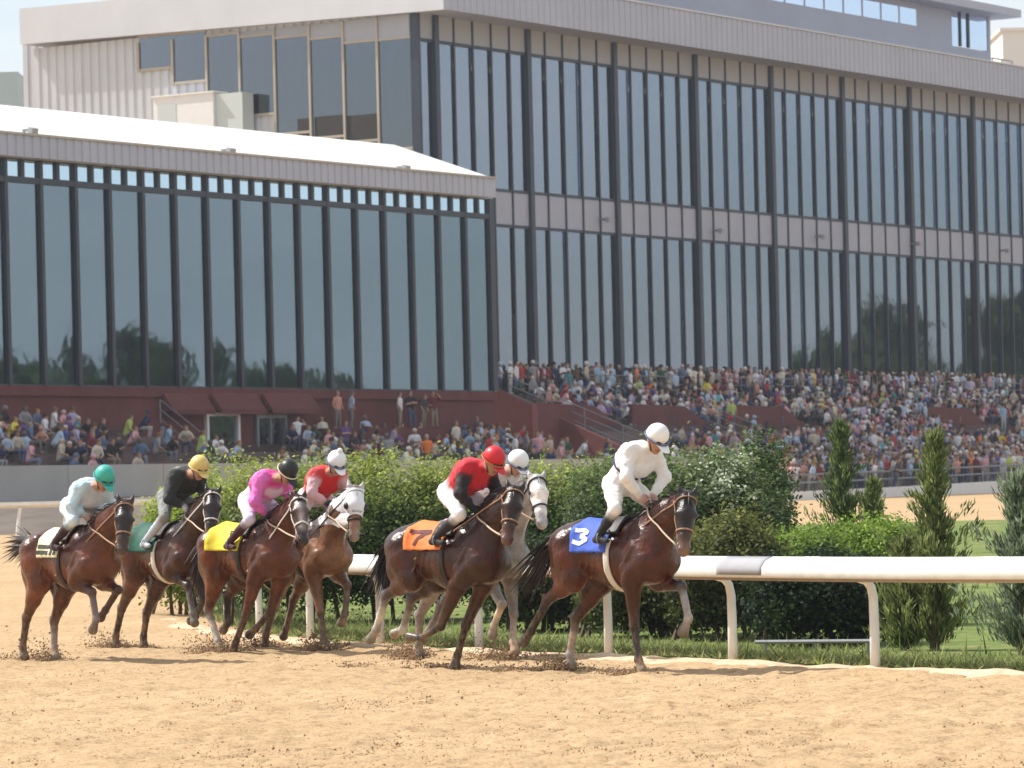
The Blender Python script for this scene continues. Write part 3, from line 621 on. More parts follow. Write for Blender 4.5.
for _ in range(5200):          # old hoof prints: a dip with a pushed up far rim
    y0 = 25.5 + 26 * hp.random() ** 1.3; x0 = hp.uniform(-.15, .15) * y0; r0 = hp.uniform(.06, .12); i0, i1 = np.searchsorted(xs, (x0 - .3, x0 + .3)); j0, j1 = np.searchsorted(ys, (y0 - .3, y0 + .3))
    if i1 - i0 < 3 or j1 - j0 < 3 or x0 > rail_x(y0) - .9: continue
    a_, b_ = X[i0:i1, j0:j1] - x0, Y[i0:i1, j0:j1] - y0; d2_ = (a_ ** 2 + b_ ** 2) / r0 ** 2; Z[i0:i1, j0:j1] += hp.uniform(.3, 1) * (-.034 * np.exp(-d2_) + .022 * np.exp(-((a_ - r0) ** 2 + (b_ + r0 * .9) ** 2) / (r0 * .8) ** 2))
nx, ny = X.shape; ii = np.arange(nx * ny).reshape(nx, ny)
F = np.stack([ii[:-1, :-1], ii[1:, :-1], ii[1:, 1:], ii[:-1, 1:]], -1).reshape(-1, 4)
tag(mesh_obj('track', np.stack([X, Y, Z], -1).reshape(-1, 3), F, MATS['sand'], None, True), kind='structure')
# infield grass, from the rail inwards
gy = np.unique(np.concatenate([np.arange(30, 75, .5), np.linspace(75, 121, 30)])); gv = []
for y in gy:
    x0 = rail_x(y) - .02 + .14 * math.sin(y * 2.1) + .08 * math.sin(y * 5.3); gv.append([(x0 + t, y, gz(y) + (-.06 if t == 0 else .018 + .012 * math.sin(y * 1.7 + t))) for t in (0, .7, 1.2, 2, 4, 8, 16, 40)])
gv = np.array(gv); n0, n1 = gv.shape[:2]; ii = np.arange(n0 * n1).reshape(n0, n1)
tag(mesh_obj('infield_grass', gv.reshape(-1, 3), np.stack([ii[:-1, :-1], ii[:-1, 1:], ii[1:, 1:], ii[1:, :-1]], -1).reshape(-1, 4), MATS['grass'], None, True), kind='structure')
# pale ridge of loose sand along the foot of the rail
lv = []
for y in np.arange(33, 66, .12):
    x0 = rail_x(y); k_ = vnoise(np.array([x0, x0 + 3, x0 + 7]), np.array([y, y, y]), .45, 12); lv.append([(x0 - .95 + .35 * k_[0], y, -.05), (x0 - .75 + .3 * k_[0], y, .02 + .04 * k_[1]), (x0 - .42, y, .04 + .08 * k_[1]), (x0 - .18, y, .03 + .08 * k_[2]), (x0 + .10 + .3 * k_[2], y, -.06)])
lv = np.array(lv); n0, n1 = lv.shape[:2]; ii = np.arange(n0 * n1).reshape(n0, n1)
tag(mesh_obj('sand_ridge', lv.reshape(-1, 3), np.stack([ii[:-1, :-1], ii[:-1, 1:], ii[1:, 1:], ii[1:, :-1]], -1).reshape(-1, 4), MATS['pale_sand'], None, True), kind='structure')
# apron in front of the stands, and the dirt bank behind the far bend rail
def strip(name, rows, mat):
    V = np.array(rows, float); n0, n1 = V.shape[:2]; ii = np.arange(n0 * n1).reshape(n0, n1)
    return tag(mesh_obj(name, V.reshape(-1, 3), np.stack([ii[:-1, :-1], ii[:-1, 1:], ii[1:, 1:], ii[1:, :-1]], -1).reshape(-1, 4), MATS[mat], None, True), kind='structure')
OPX = [(640, 508), (740, 505), (790, 502), (900, 494.5), (1024, 487), (1160, 479.5)]; OS = [on_q(x, y, 21.6) for x, y in OPX]; AS = [o[0] for o in OS]; AZ = []
for s_, z_ in OS: AZ.append(max(z_, gz(SQ((s_, 21.6, 0))[1]) + .03))
OUT = np.array([SQ((s_, 21.6, z_)) for s_, z_ in zip(AS, AZ)]); QFP = 3.4 + 12 * .82
strip('apron', [[SQ((s_, q_, z_ + .04 + t_ * (2.6 - z_))) for q_, t_ in ((21.5, 0), (19, .33), (16.5, .67), (13.4, 1.0))] for s_, z_ in zip(AS, AZ)], 'asphalt')
strip('dirt_bank', [[(x, 138.6 + .01 * x, .86), (x + .2, 142, 1.15 + .1 * math.sin(x)), (x + .3, 146, 1.7), (x + .4, 158, 2.1)] for x in np.linspace(-60, 4, 40)], 'bank_dirt')
# ------------------------------------------------------------------ main grandstand
sE = on_q(418.5, 120, 0)[0]
zT = on_q(532, 56, 0)[1]; zS1 = on_q(532, 192.5, 0)[1]; zS0 = on_q(532, 228.7, 0)[1]; zF = 7.3
sC, zFb = on_q(444, 10, 2.2); zFb = on_q(532, 22.8, 2.2)[1]; zFt = zFb + 2.05; zP = zFb + .35
K0, K1 = -1, 12
G = empty('grandstand', tuple(SQ((sE, 0, 1.2))), 0, "long grey grandstand with tall dark framed windows and overhanging roof, behind the crowd", 'grandstand')
def sbox(name, mat, parent, *boxes):
    mb = MB()
    for a, b in boxes: mb.box(a, b, SQ)
    return mb.build(name, MATS[mat], parent)
sL = (K1) * BAY
for k in range(K0, K1 + 1):
    s = k * BAY; sbox('column', 'dark_frame', G, ((s - .19, -.1, zF - 4), (s + .19, .24, zP)))
bays = [(sE, K0 * BAY)] + [(k * BAY, (k + 1) * BAY) for k in range(K0, K1)]
GJ = np.random.default_rng(3)
def pane(mb, s0, s1, q, z0, z1):     # glass never sits perfectly true in its frame
    d = GJ.normal(0, .006, 4); V = SQ(np.array([(s0, q + d[0], z0), (s1, q + d[1], z0), (s1, q + d[1] + d[2] * .5, z1), (s0, q + d[0] + d[2] * .5, z1)])); V2 = V - np.array([N2[0], N2[1], 0]) * .02
    mb.add(np.vstack([V, V2]), [(0, 1, 2, 3), (7, 6, 5, 4), (0, 4, 5, 1), (1, 5, 6, 2), (2, 6, 7, 3), (3, 7, 4, 0)])
for a, b in bays:
    n = max(1, round((b - a) / 1.8)); st = (b - a) / n
    for z0, z1 in ((zS1, zT), (zF, zS0)):
        mb = MB()
        for i in range(n): pane(mb, a + i * st + .04, a + (i + 1) * st - .04, -.02, z0 + .02, z1 - .02)
        wnd = mb.build('window', MATS['glass_main'], G)
        sbox('sill', 'dark_frame', wnd, ((a + .2, .004, z0 - .12), (b - .2, .09, z0 + .04))); sbox('head', 'dark_frame', wnd, ((a + .2, .004, z1 - .04), (b - .2, .09, z1 + .12)))
    sbox('transom_panel', 'beige_panel', G, ((a + .12, -.05, zT + .125), (b - .12, .05, zP))); sbox('spandrel_panel', 'spandrel', G, ((a + .12, -.05, zS0 + .125), (b - .12, .05, zS1 - .125)))
    for i in range(1, n): sbox('mullion', 'dark_frame', G, ((a + i * st - .055, .02, zF - .1), (a + i * st + .055, .125, zP - .01)))
    if n >= 4:   # pale lining beside each column, hung from the ceiling above and standing on the floor below
        sbox('interior_column', 'interior_pale', G, ((b - 1.45, -.40, zT - 3.9), (b - .55, -.12, zT + .1))); sbox('interior_column', 'interior_pale', G, ((b - 1.45, -.40, zF), (b - .55, -.12, zF + 4.4)))
sbox('interior_floor', 'interior', G, ((sE + .3, -14, zS0 + .3), (sL, -.2, zS1 - .3)), ((sE + .3, -14, zF - .4), (sL, -.2, zF - .05)))
sbox('interior_wall', 'interior', G, ((sE + .3, -14.4, zF), (sL, -14.05, zFb)))
sbox('base_wall', 'brick_red', G, ((sE + .2, -.5, 1), (sL, -.05, zF - .13)))
# roof with its deep fascia
mb = MB(); mb.prism([(sC, 2.2, zFb), (sC, 2.2, zFt), (sC, -27, zFt + .5), (sC, -27, zFb + .55)], (sL - sC, 0, 0), SQ); rf = mb.build('roof', MATS['fascia'], G)
mb = MB(); mb.prism([(sC - .06, 2.22, zFb - .02), (sC - .06, 2.22, zFt + .05), (sC - .06, -27, zFt + .52), (sC - .06, -27, zFb + .53)], (.05, 0, 0), SQ); mb.build('end_fascia', MATS['fascia_end'], rf)
sbox('roof_edge', 'fascia_end', rf, ((sC - .06, 2.205, zFt), (sL, 2.40, zFt + .09)))
# end wall: ribbed cladding with windows whose sills step up towards the rear
def ribs(name, mat, parent, s_, q0, q1, z0, z1, per=.62, dep=.08):      # ribbed sheet facing the near end, one folded profile
    pts, q = [], q0
    while q < q1 - per: pts += [(s_, q, z0), (s_, q + per * .55, z0), (s_ + dep, q + per * .62, z0), (s_ + dep, q + per * .93, z0)]; q += per
    pts += [(s_, q1, z0), (s_ + .4, q1, z0), (s_ + .4, q0, z0)]; mb = MB(); mb.prism(pts, (0, 0, z1 - z0), SQ); return mb.build(name, MATS[mat], parent)
def fribs(name, mat, parent, q_, s0, s1, z0, z1, per=.6, dep=.05):       # the same on the long side
    pts, s = [], s0
    while s < s1 - per: pts += [(s, q_, z0), (s + per * .6, q_, z0), (s + per * .66, q_ - dep, z0), (s + per * .94, q_ - dep, z0)]; s += per
    pts += [(s1, q_, z0), (s1, q_ - .12, z0), (s0, q_ - .12, z0)]; mb = MB(); mb.prism(pts, (0, 0, z1 - z0), SQ); return mb.build(name, MATS[mat], parent)
ribs('end_wall', 'cladding', G, sE - .02, -26.5, -.3, 1, zFb + .3)
fribs('fascia_sheet', 'fascia', rf, 2.34, sC, sL, zFb - .01, zFt - .02)
sbox('corner_post', 'dark_frame', G, ((sE - .12, -.3, zF - 4), (sE + .14, .16, zP)))
ew = [(139, 173, 38, 70), (173, 207, 35, 83), (207, 240, 37, 98), (240, 275, 38, 116), (275, 310, 39, 134), (310, 344, 40, 138), (344, 378, 44, 142), (378, 416, 41, 150)]
for x0, x1, y0, y1 in ew:
    q0, zt = on_s(x0, y0, sE); q1, zt2 = on_s(x1, y0, sE); zb = on_s(x0, y1, sE)[1]; q1 = min(q1, -.32)
    wn = sbox('end_window', 'glass_end', G, ((sE - .06, q0 + .06, zb), (sE - .04, q1 - .06, zt)))
    sbox('frame', 'end_frame', wn, ((sE - .16, q0 - .07, zb - .1), (sE - .03, q0 + .07, zFb)), ((sE - .14, q0, zb - .12), (sE - .03, q1, zb + .02)), ((sE - .14, q0, zt - .03), (sE - .03, q1, zt + .1)))
    if x0 > 200: sbox('transom_panel', 'beige_panel', wn, ((sE - .07, q0 + .08, zt + .1), (sE - .035, q1 - .08, zFb + .02)))
q0 = on_s(297, 119, sE)[0]; q1 = on_s(377, 119, sE)[0]
for xa, xb, ya in ((297, 309, 119), (314, 343, 117), (346, 377, 116)):
    a_, zt = on_s(xa, ya, sE - .1); b_ = on_s(xb, ya, sE - .1)[0]; sbox('dark_board', 'dark_panel', G, ((sE - .075, a_, zt - 2.2), (sE - .062, b_, zt)))
# lower block at the rear
qa, zt = on_s(22, 22, sE + 2); sbox('rear_block', 'cladding', G, ((sE + 2.45, qa, 1), (sE + 12, -26.6, zt))); ribs('rear_sheet', 'cladding', G, sE + 2, qa, -26.6, 1, zt - .01)
sbox('rear_parapet', 'fascia_end', G, ((sE + 1.9, qa - .1, zt), (sE + 12, -26.6, zt + .25)))
# press box on the roof
qp = -5.0; s1, zw0 = on_q(927, 28, qp); zw1 = on_q(927, 11.6, qp)[1]; s2 = on_q(991, 30, qp)[0]; zr = on_q(960, 12, qp)[1]
pbx = sbox('press_box', 'fascia', G, ((8, qp - 6, zFt - .3), (s1 - 1.2, qp, zw1 + 1.0)), ((s1 - 1.2, qp - 6, zFt - .3), (s2, qp - .05, zw0 - .9)), ((s1 - 1.2, qp - 6, zw0 - .9), (s1 + 3.8, qp - .05, zr)), ((s2 - .4, qp - .5, zw0 - .9), (s2, qp - .05, zr)))
sbox('box_roof', 'fascia', pbx, ((8, qp - 8, zr + .01), (on_q(1016, 10, qp + 1.2)[0], qp + 1.6, zr + .55)))
for i in range(14):
    a_ = s1 - 1.5 - i * 2.6; wn = sbox('box_window', 'glass_main', pbx, ((a_ - 2.45, qp + .004, zw0), (a_ - .1, qp + .03, zw1)))
    sbox('mullion', 'dark_frame' if i == 1 else 'steel', wn, ((a_ - .1, qp + .002, zw0 - .1), (a_ + .05, qp + .09, zw1 + .1)))
sbox('lookout_window', 'glass_main', pbx, ((s1 + 3.9, qp - .14, zw0 - .85), (s2 - .45, qp - .10, zr - .02)))
sbox('lookout_frame', 'dark_frame', pbx, ((s1 + 6.2, qp - .09, zw0 - .85), (s1 + 6.4, qp, zr)), ((s1 + 5, qp - .09, zw0 - .85), (s1 + 5.15, qp, zr)))
lr = MB()
for dz in (.5, 1.0, 1.5, 2.0): lr.tube(SQ(np.array([(s2 + .05, qp, zFt + dz), (s2 + 3.2, qp, zFt + dz)])), .05, 5)
for ds in (.1, 1.6, 3.2): lr.tube(SQ(np.array([(s2 + ds, qp, zFt - .3), (s2 + ds, qp, zFt + 2.0)])), .05, 5)
lr.build('lookout_railing', MATS['steel'], pbx)
# floodlights on the long facade
def flood(s, q, z, lab):
    e = empty('floodlight', tuple(SQ((s, q, z))), 0, lab, 'floodlight', 'floodlights on the stands')
    MB().box((s - .07, q, z - .1), (s + .07, q + .5, z + .02), SQ).build('bracket', MATS['steel'], e)
    mb = MB(); mb.prism([(s - .20, q + .4, z - .18), (s - .20, q + .65, z - .26), (s - .20, q + .70, z + .0), (s - .20, q + .45, z + .08)], (.40, 0, 0), SQ); mb.build('lamp_head', MATS['plain_grey'], e)
for x, y, nm in ((600, 219, "first bay from the low wing"), (713, 230, "third bay of the long facade"), (815, 236, "fifth bay of the long facade"), (911, 243, "sixth bay of the long facade"), (1000, 250, "bay at the right edge")):
    s, z = on_q(x, y, .1); flood(s, .13, z, f"small grey floodlight on the pinkish band between storeys, {nm}")
# ------------------------------------------------------------------ low wing on the left
QW = 9.0; sR = on_q(491.5, 300, QW)[0]; zB = on_q(491, 391.5, QW)[1]; zCb = on_q(485, 216.5, QW)[1]; zCt = on_q(488, 200, QW)[1]
sEv, zE = on_q(493, 178, QW + .8); zEb = on_q(493, 197.2, QW + .8)[1]; zRg = on_q(395, 145, 3.8)[1]; NW = 26; sW0 = sR - NW * PANE
Wg = empty('grandstand', tuple(SQ((sR, QW, 1.2))), 0, "low glass fronted wing with a sloping white roof and red brick base, on the left", 'grandstand')
for i in range(NW + 1):
    s = sR - i * PANE; wd = .22 if i == 0 else .10; sbox('column', 'dark_frame', Wg, ((s - wd, QW - .1, zB), (s + wd, QW + .16, zEb)))
for i in range(NW):
    b = sR - i * PANE - .10; a = b - PANE + .20
    mb = MB(); pane(mb, a, b, QW - .01, zB + .05, zCb - .12); wn = mb.build('window', MATS['glass_wing'], Wg)
    sbox('sill', 'dark_frame', wn, ((a, QW - .03, zB - .02), (b, QW + .1, zB + .05))); m_ = (a + b) / 2
    cw = sbox('clerestory', 'glass_wing', Wg, ((a, QW - .04, zCb + .12), (b, QW, zCt)))
    sbox('mullion', 'dark_frame', cw, ((m_ - .10, QW - .03, zCb + .1), (m_ + .10, QW + .12, zCt)), ((a - .02, QW + .003, zCb - .13), (b + .02, QW + .14, zCb + .13)), ((a - .02, QW - .03, zCt), (b + .02, QW + .12, zEb)))
    if i in (0, 1, 3, 4, 6, 9, 12): sbox('interior_column', 'interior_pale', Wg, ((b - .5 - .3 * (i % 2), QW - .5, zB), (b - .1, QW - .15, zCt)))
sbox('interior_wall', 'interior', Wg, ((sW0, .75, zB), (sR - .2, 1.0, zE)))
sbox('interior_floor', 'interior', Wg, ((sW0, 1.0, zB - .4), (sR - .1, QW - .1, zB - .03)))
sbox('brick_base', 'brick_red', Wg, ((sW0, .6, 1), (sR + .1, QW - .02, zB - .45)), ((sW0, QW - .02, zB - .45), (sR + .12, QW + .12, zB - .022)))
sbox('end_wall', 'cladding', Wg, ((sR + .26, .7, zB), (sR + .5, QW - .1, zEb)))
mb = MB(); mb.prism([(sW0 - 1, QW + .8, zEb), (sW0 - 1, QW + .8, zE), (sW0 - 1, 3.8, zRg), (sW0 - 1, .35, zRg - .5), (sW0 - 1, .35, zEb)], (sEv - sW0 + 1, 0, 0), SQ)
rfw = mb.build('roof', MATS['roof_white'], Wg)
fribs('fascia', 'fascia', rfw, QW + .93, sW0 - 1, sEv + .03, zEb - .02, zE - .06, .55)
mb = MB(); mb.box((sW0 - 1, QW + .80, zE - .055), (sEv + .05, QW + .99, zE + .05), SQ); mb.build('gutter', MATS['end_frame'], rfw)
for x, y, nm in ((34, 132, "left"), (232, 152, "middle"), (407, 169, "right")):
    s, z = on_q(x, y, QW + .9); flood(s, QW + .3, z + .15, f"small floodlight standing on the white wing roof edge, {nm} one of three")
# doors, and slabs added to imitate shadows on the brick base
DOORS = [(209, 238, 416, 447, 'white_paint', "white framed glass door"), (259, 285, 418, 447, 'steel', "grey framed double door")]
for x0, x1, y0, y1, fm, lb in DOORS:
    a, zt = on_q(x0, y0, QW + .15); b = on_q(x1, y0, QW + .15)[0]; zb = on_q(x0, y1, QW + .15)[1]
    d = sbox('door', 'glass_end', Wg, ((a, QW - .01, zb), (b, QW + .02, zt))); fr = .16
    sbox('door_frame', fm, d, ((a - fr, QW - .01, zb), (a, QW + .16, zt + fr)), ((b, QW - .01, zb), (b + fr, QW + .16, zt + fr)), ((a, QW - .01, zt), (b, QW + .16, zt + fr)), *((((a + b) / 2 - .05, QW + .021, zb), ((a + b) / 2 + .05, QW + .1, zt)),) * (fm == 'steel'))
for x0, x1, nm in ((163, 205, "left"), (211, 256, "middle"), (262, 310, "right")):
    a, zt = on_q(x0, 393, QW + .13); b = on_q(x1, 394, QW + .13)[0]; zb = zt - .95
    aw = empty('shadow_slab', tuple(SQ(((a + b) / 2, QW + .13, zt))), 0, f"red sloping slab imitating wall shadow over the wing doors, {nm} one of three", 'shadow_slab', 'red slabs imitating shadows under the wing windows')
    mb = MB(); mb.prism([(a, QW + .14, zt), (a, QW + .7, zb + .2), (a, QW + .7, zb + .1), (a, QW + .14, zt - .12)], (b - a, 0, 0), SQ); mb.build('slab_top', MATS['brick_red'], aw)
    mb = MB(); mb.prism([(a - .06, QW + .14, zt - .1), (a - .06, QW + .66, zb + .12), (a - .06, QW + .14, zb + .1)], (.05, 0, 0), SQ); mb.build('cheek', MATS['brick_red'], aw)
    mb = MB(); mb.box((a, QW + .705, zb - .02), (b, QW + .73, zb + .2), SQ); mb.build('slab_lip', MATS['brick_red'], aw)
solid('pale_unit', (.55, .60, .57))
sbox('landing', 'brick_red', Wg, ((on_q(322, 430, QW + .8)[0], QW + .13, 3), (on_q(447, 430, QW + .8)[0], QW + 1.45, 5.12)))
# rooftop unit standing on the wing roof in front of the end wall
a_, zt = on_s(153, 98, sE - 1.5); b_ = on_s(213, 98, sE - 1.5)[0]; c_ = on_s(240, 100, sE - 1.5)[0]
ru = empty('rooftop_unit', tuple(SQ((sE - 1.5, a_, zt - 3))), 0, "pale boxy plant room on the white wing roof below the end windows", 'plant room')
sbox('casing', 'white_paint', ru, ((sE - 1.5, a_, zt - 3.2), (sE - .3, b_, zt)), ((sE - 1.6, a_ - .1, zt), (sE - .3, b_ + .1, zt + .08)))
sbox('side_panel', 'pale_unit', ru, ((sE - 1.3, b_ + .02, zt - 3.2), (sE - .3, c_, zt - .1))); sbox('hatch', 'pale_unit', ru, ((sE - 1.52, a_ + .3, zt - 2.6), (sE - 1.503, a_ + 1.6, zt - .4)))
# pale building beyond on the left edge, and another behind the right end
p = at(-14, 100, 290); mb = MB(); mb.box((p[0] - 12, 288, 1), (p[0] + 2.6, 300, at(0, 75, 290)[2])); bl = mb.build('office_block', solid('pale_teal', (.42, .52, .52)), None); tag(bl, "pale green building edge beyond the wing roof at far left", 'building')
p0, p1 = at(1003, 60, 420), at(1060, 60, 420); mb = MB(); mb.box((p0[0], 420, 1), (p1[0] + 10, 436, at(1010, 31, 420)[2])); mb.box((p0[0] - .3, 419.7, at(1010, 31, 420)[2]), (p1[0] + 10, 436, at(1010, 28, 420)[2])); bl = mb.build('tower_block', solid('pale_stone', (.72, .70, .66)), None); tag(bl, "white building showing past the right end of the press box", 'building')
# ------------------------------------------------------------------ seating
def tier_prof(q0, z0, z1, rise, tread):
    pr = [(q0, z0)]; q, z = q0, z0
    while z > z1 + .01: z = max(z1, z - rise); pr.append((q, z)); q += tread; pr.append((q, z))
    return pr
def seating(name, prof, s0, s1, zbase, label):
    e = empty(name, tuple(SQ(((s0 + s1) / 2, prof[-1][0], zbase))), 0, label, 'bleachers', 'stepped seating in front of the stands')
    poly = [(s0, q, z) for q, z in prof] + [(s0, prof[-1][0], zbase), (s0, prof[0][0], zbase)]
    mb = MB(); mb.prism(poly, (s1 - s0, 0, 0), SQ); mb.build('steps', MATS['bleacher'], e); return e
S0 = on_q(503, 385, 4)[0]
PROF = [(.0, zF - .14)] + tier_prof(3.4, zF - .14, 3.0, .36, .82); QF = PROF[-1][0]
main_seat = seating('bleachers', PROF, S0 + .3, 92, 1.0, "steep stepped seating packed with spectators below the long facade")
mb = MB(); mb.prism([(S0, .3, 1.0), (S0, .3, zF + .1), (S0, 3.6, zF + .1), (S0, QF - .5, 3.5), (S0, QF - .5, 1.0)], (.28, 0, 0), SQ); mb.build('side_wall', MATS['brick_red'], main_seat)
for a, dq in ((on_q(742, 395, 8)[0], 0), (on_q(935, 405, 8)[0], 0), (on_q(545, 400, 8)[0], 0), (on_q(640, 395, 8)[0], 0)):
    mb = MB(); mb.prism([(a, 7.2, 3.2), (a, 7.2, 6.5), (a + 5.5, 7.2, 6.4), (a + 11, 7.2, 4.2), (a + 11, 7.2, 3.2)], (0, .3, 0), SQ); mb.build('stair_wall', MATS['brick_red'], main_seat)
sWe = on_q(752, 452, 21.5)[0]; sT = on_q(300, 430, QW + 3)[0]; sB1 = on_q(168, 430, QW + 4)[0]
wing_seat = seating('bleachers', tier_prof(QW + 2.6, zB - 1.95, 3.2, .38, 1.25), sW0, sB1, 1.0, "stepped seating under the red brick base at far left")
zTer = 4.3
terr = seating('terrace', tier_prof(QW + .13, zTer + .1, 3.2, .38, 1.2), sB1 + .3, sR + 2, 1.0, "low stepped terrace in front of the wing doors")
lowt = seating('terrace', [(QF, 2.95), (QF + 4, 2.75), (21.3, 2.55)], sR + 2.3, sWe, 1.0, "flat lower terrace in front of the packed seating")
# concrete wall along the terrace
sWe = on_q(752, 452, 21.5)[0]; zW = on_q(0, 466, 21.5)[1]
cw = empty('concrete_wall', tuple(SQ((-40, 21.5, 1.0))), 0, "long grey concrete wall below the spectators, seen behind the teal capped rider", 'wall')
s = sWe; 
while s > -75:
    sbox('panel', 'concrete', cw, ((s - 5.9, 21.4, .8), (s - .04, 21.75, zW))); sbox('joint', 'bleacher', cw, ((s - .04, 21.45, .8), (s, 21.7, zW - .05))); s -= 5.9
# railings of the stands
def railing(name, pts, label, h=1.05, sp=2.4, mids=2, rr=.03, cat='railing', grp='grey handrails of the stands'):
    pts = np.array(pts, float); e = empty(name, tuple(pts[0]), 0, label, cat, grp); L = np.linalg.norm(pts[1] - pts[0]); n = max(2, int(L / sp) + 1)
    mb = MB()
    for k in range(mids + 1): mb.tube(pts + np.array([0, 0, h * (1 - k * .42)]), rr, 5)
    mb.build('bars', MATS['steel'], e)
    for i in range(n):
        p = pts[0] + (pts[1] - pts[0]) * i / (n - 1); MB().tube([p, p + np.array([0, 0, h])], rr * 1.1, 5).build('post', MATS['steel'], e)
for a, b, nm in ((590, 690, "left of the orange shirt"), (720, 860, "right of the orange shirt"), (905, 1020, "near the right edge")):
    railing('railing', [SQ((on_q(a, 380, 3.3)[0], 3.3, zF - .1)), SQ((on_q(b, 380, 3.3)[0], 3.3, zF - .1))], f"grey handrail along the front of the upper walkway, {nm}")
for x, nm in ((512, "at the red end wall"), (650, "above the white capped leader")):
    a = on_q(x, 390, 4)[0]; railing('railing', [SQ((a, 3.8, zF - .3)), SQ((a + 1.0, QF - .6, 3.3))], f"sloping grey handrail down the steep seating, {nm}", sp=2.0)
railing('railing', [SQ((on_q(160, 400, QW + 2.5)[0], QW + 2.5, 5.3)), SQ((on_q(205, 425, QW + 6)[0], QW + 6, 3.6))], "sloping handrail beside the white framed door of the wing")
# ------------------------------------------------------------------ inner rail
def sweep(path, prof, closed=True):     # path (n,3), prof [(offset to the left, z)]
    P = np.asarray(path, float); t = np.gradient(P[:, :2], axis=0); t /= np.linalg.norm(t, axis=1)[:, None]; nn = np.stack([-t[:, 1], t[:, 0]], 1); m = len(prof); V = []
    for i in range(len(P)): V += [(P[i, 0] + nn[i, 0] * o, P[i, 1] + nn[i, 1] * o, P[i, 2] + z) for o, z in prof]
    F = [(i * m + j, i * m + (j + 1) % m, (i + 1) * m + (j + 1) % m, (i + 1) * m + j) for i in range(len(P) - 1) for j in range(m)]
    return np.array(V), F + [tuple(range(m))[::-1], tuple((len(P) - 1) * m + j for j in range(m))]
rp = np.column_stack([RAIL, np.zeros(len(RAIL))]); rp[:, 2] = gz(rp[:, 1])
tr = empty('track_rail', (3.65, 40.6, 0), 0, "white running rail on curved posts along the inside of the track, beside the leaders", 'rail')
# path runs from right to left, so its left normal points to the track (towards the camera)
cov = [(.20, .93), (.225, .95), (.22, 1.04), (.17, 1.11), (.08, 1.15), (-.04, 1.15), (-.12, 1.12), (-.12, 1.10), (-.03, 1.125), (.07, 1.125), (.15, 1.09), (.195, 1.03), (.20, .95)]
V, F = sweep(rp, cov); mesh_obj('rail_cover', V, F, MATS['white_pvc'], tr, True)
V, F = sweep(rp, [(.17, .90), (.17, .955), (-.02, .955), (-.02, .90)]); mesh_obj('rail_beam', V, F, MATS['rail_under'], tr)  # brown of the shadowed underside put into the beam's colour
seg = np.linalg.norm(np.diff(RAIL, axis=0), axis=1); cum = np.concatenate([[0], np.cumsum(seg)]); d = float(np.interp(-3.53, -RAIL[:, 0], cum)) % 2.85
while d < cum[-1]:
    x, y = np.interp(d, cum, RAIL[:, 0]), np.interp(d, cum, RAIL[:, 1]); k = min(len(RAIL) - 2, int(np.searchsorted(cum, d))); t = RAIL[k + 1] - RAIL[k - 1]; t /= np.linalg.norm(t); nl = np.array([-t[1], t[0]]); zz = float(gz(y))
    pts = [np.array([x - nl[0] * o, y - nl[1] * o, zz + z_]) for o, z_ in ((.16, -.1), (.16, .45), (.155, .72), (.13, .84), (.07, .905), (-.02, .93))]
    MB().tube(np.array(pts), [.055, .05, .048, .046, .044, .042], 10).build('post', MATS['white_pvc'], tr, True)
    jp = np.array([[x - t[0] * o, y - t[1] * o, zz] for o in (-.05, 0, .05)]) + np.array([t[0] * .9, t[1] * .9, 0]); V, F = sweep(jp, [(a_ + (.004 if a_ > 0 else -.004), b_ + (.004 if b_ > 1 else 0)) for a_, b_ in cov[1:8]] + [(-.05, 1.13), (.05, 1.13), (.15, 1.08)]); mesh_obj('joint_sleeve', V, F, MATS['white_paint'], tr)
    bp = np.array([x, y, zz + .90]); MB().box((-.05, -.05, 0), (.05, .05, .06), lambda V: V + bp).build('bracket', MATS['steel'], tr); d += 2.85
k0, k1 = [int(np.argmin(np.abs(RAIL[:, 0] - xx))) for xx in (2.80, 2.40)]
pp = catmull(rp[[k0, (k0 + k1) // 2, k1]], 6); V, F = sweep(pp, [(.206, .96), (.229, .96), (.224, 1.04), (.174, 1.115), (.08, 1.155), (.08, 1.145), (.17, 1.10), (.21, 1.03)]); mesh_obj('plain_grey', V, F, MATS['plain_grey'], tr, True)  # thin grey patch laid over part of the rail cover
# thin pipe by the foot of the shrubs
a, b = at(756, 642, 44.5), at(878, 641, 42.6); pi_ = empty('pipe_barrier', (a[0], a[1], 0), 0, "thin pale pipe on short pegs low under the rail between two posts", 'pipe')
MB().tube([a, b], .022, 8).build('pipe', MATS['steel'], pi_)
for t in (.08, .5, .92):
    p = a + (b - a) * t; MB().tube([(p[0], p[1], 0), p], .016, 6).build('peg', MATS['steel'], pi_)
# rail of the far bend on the left
fr = empty('bend_rail', (-20, 138, .85), 0, "low white rail round the far bend behind the teal capped rider", 'rail')
path = np.array([(x, 138 + .0006 * (x + 14) ** 2, .85) for x in np.linspace(-42, -7, 30)])
V, F = sweep(path, [(.1, .92), (.1, 1.1), (-.1, 1.12), (-.1, 1.0)]); mesh_obj('rail_cover', V, F, MATS['white_pvc'], fr)
for x in np.arange(-41.4, -7, 1.62):
    y = 138 + .0006 * (x + 14) ** 2; MB().tube([(x, y, .8), (x + .06, y, 1.4), (x + .13, y, 1.78)], .06, 6).build('post', MATS['white_pvc'], fr)
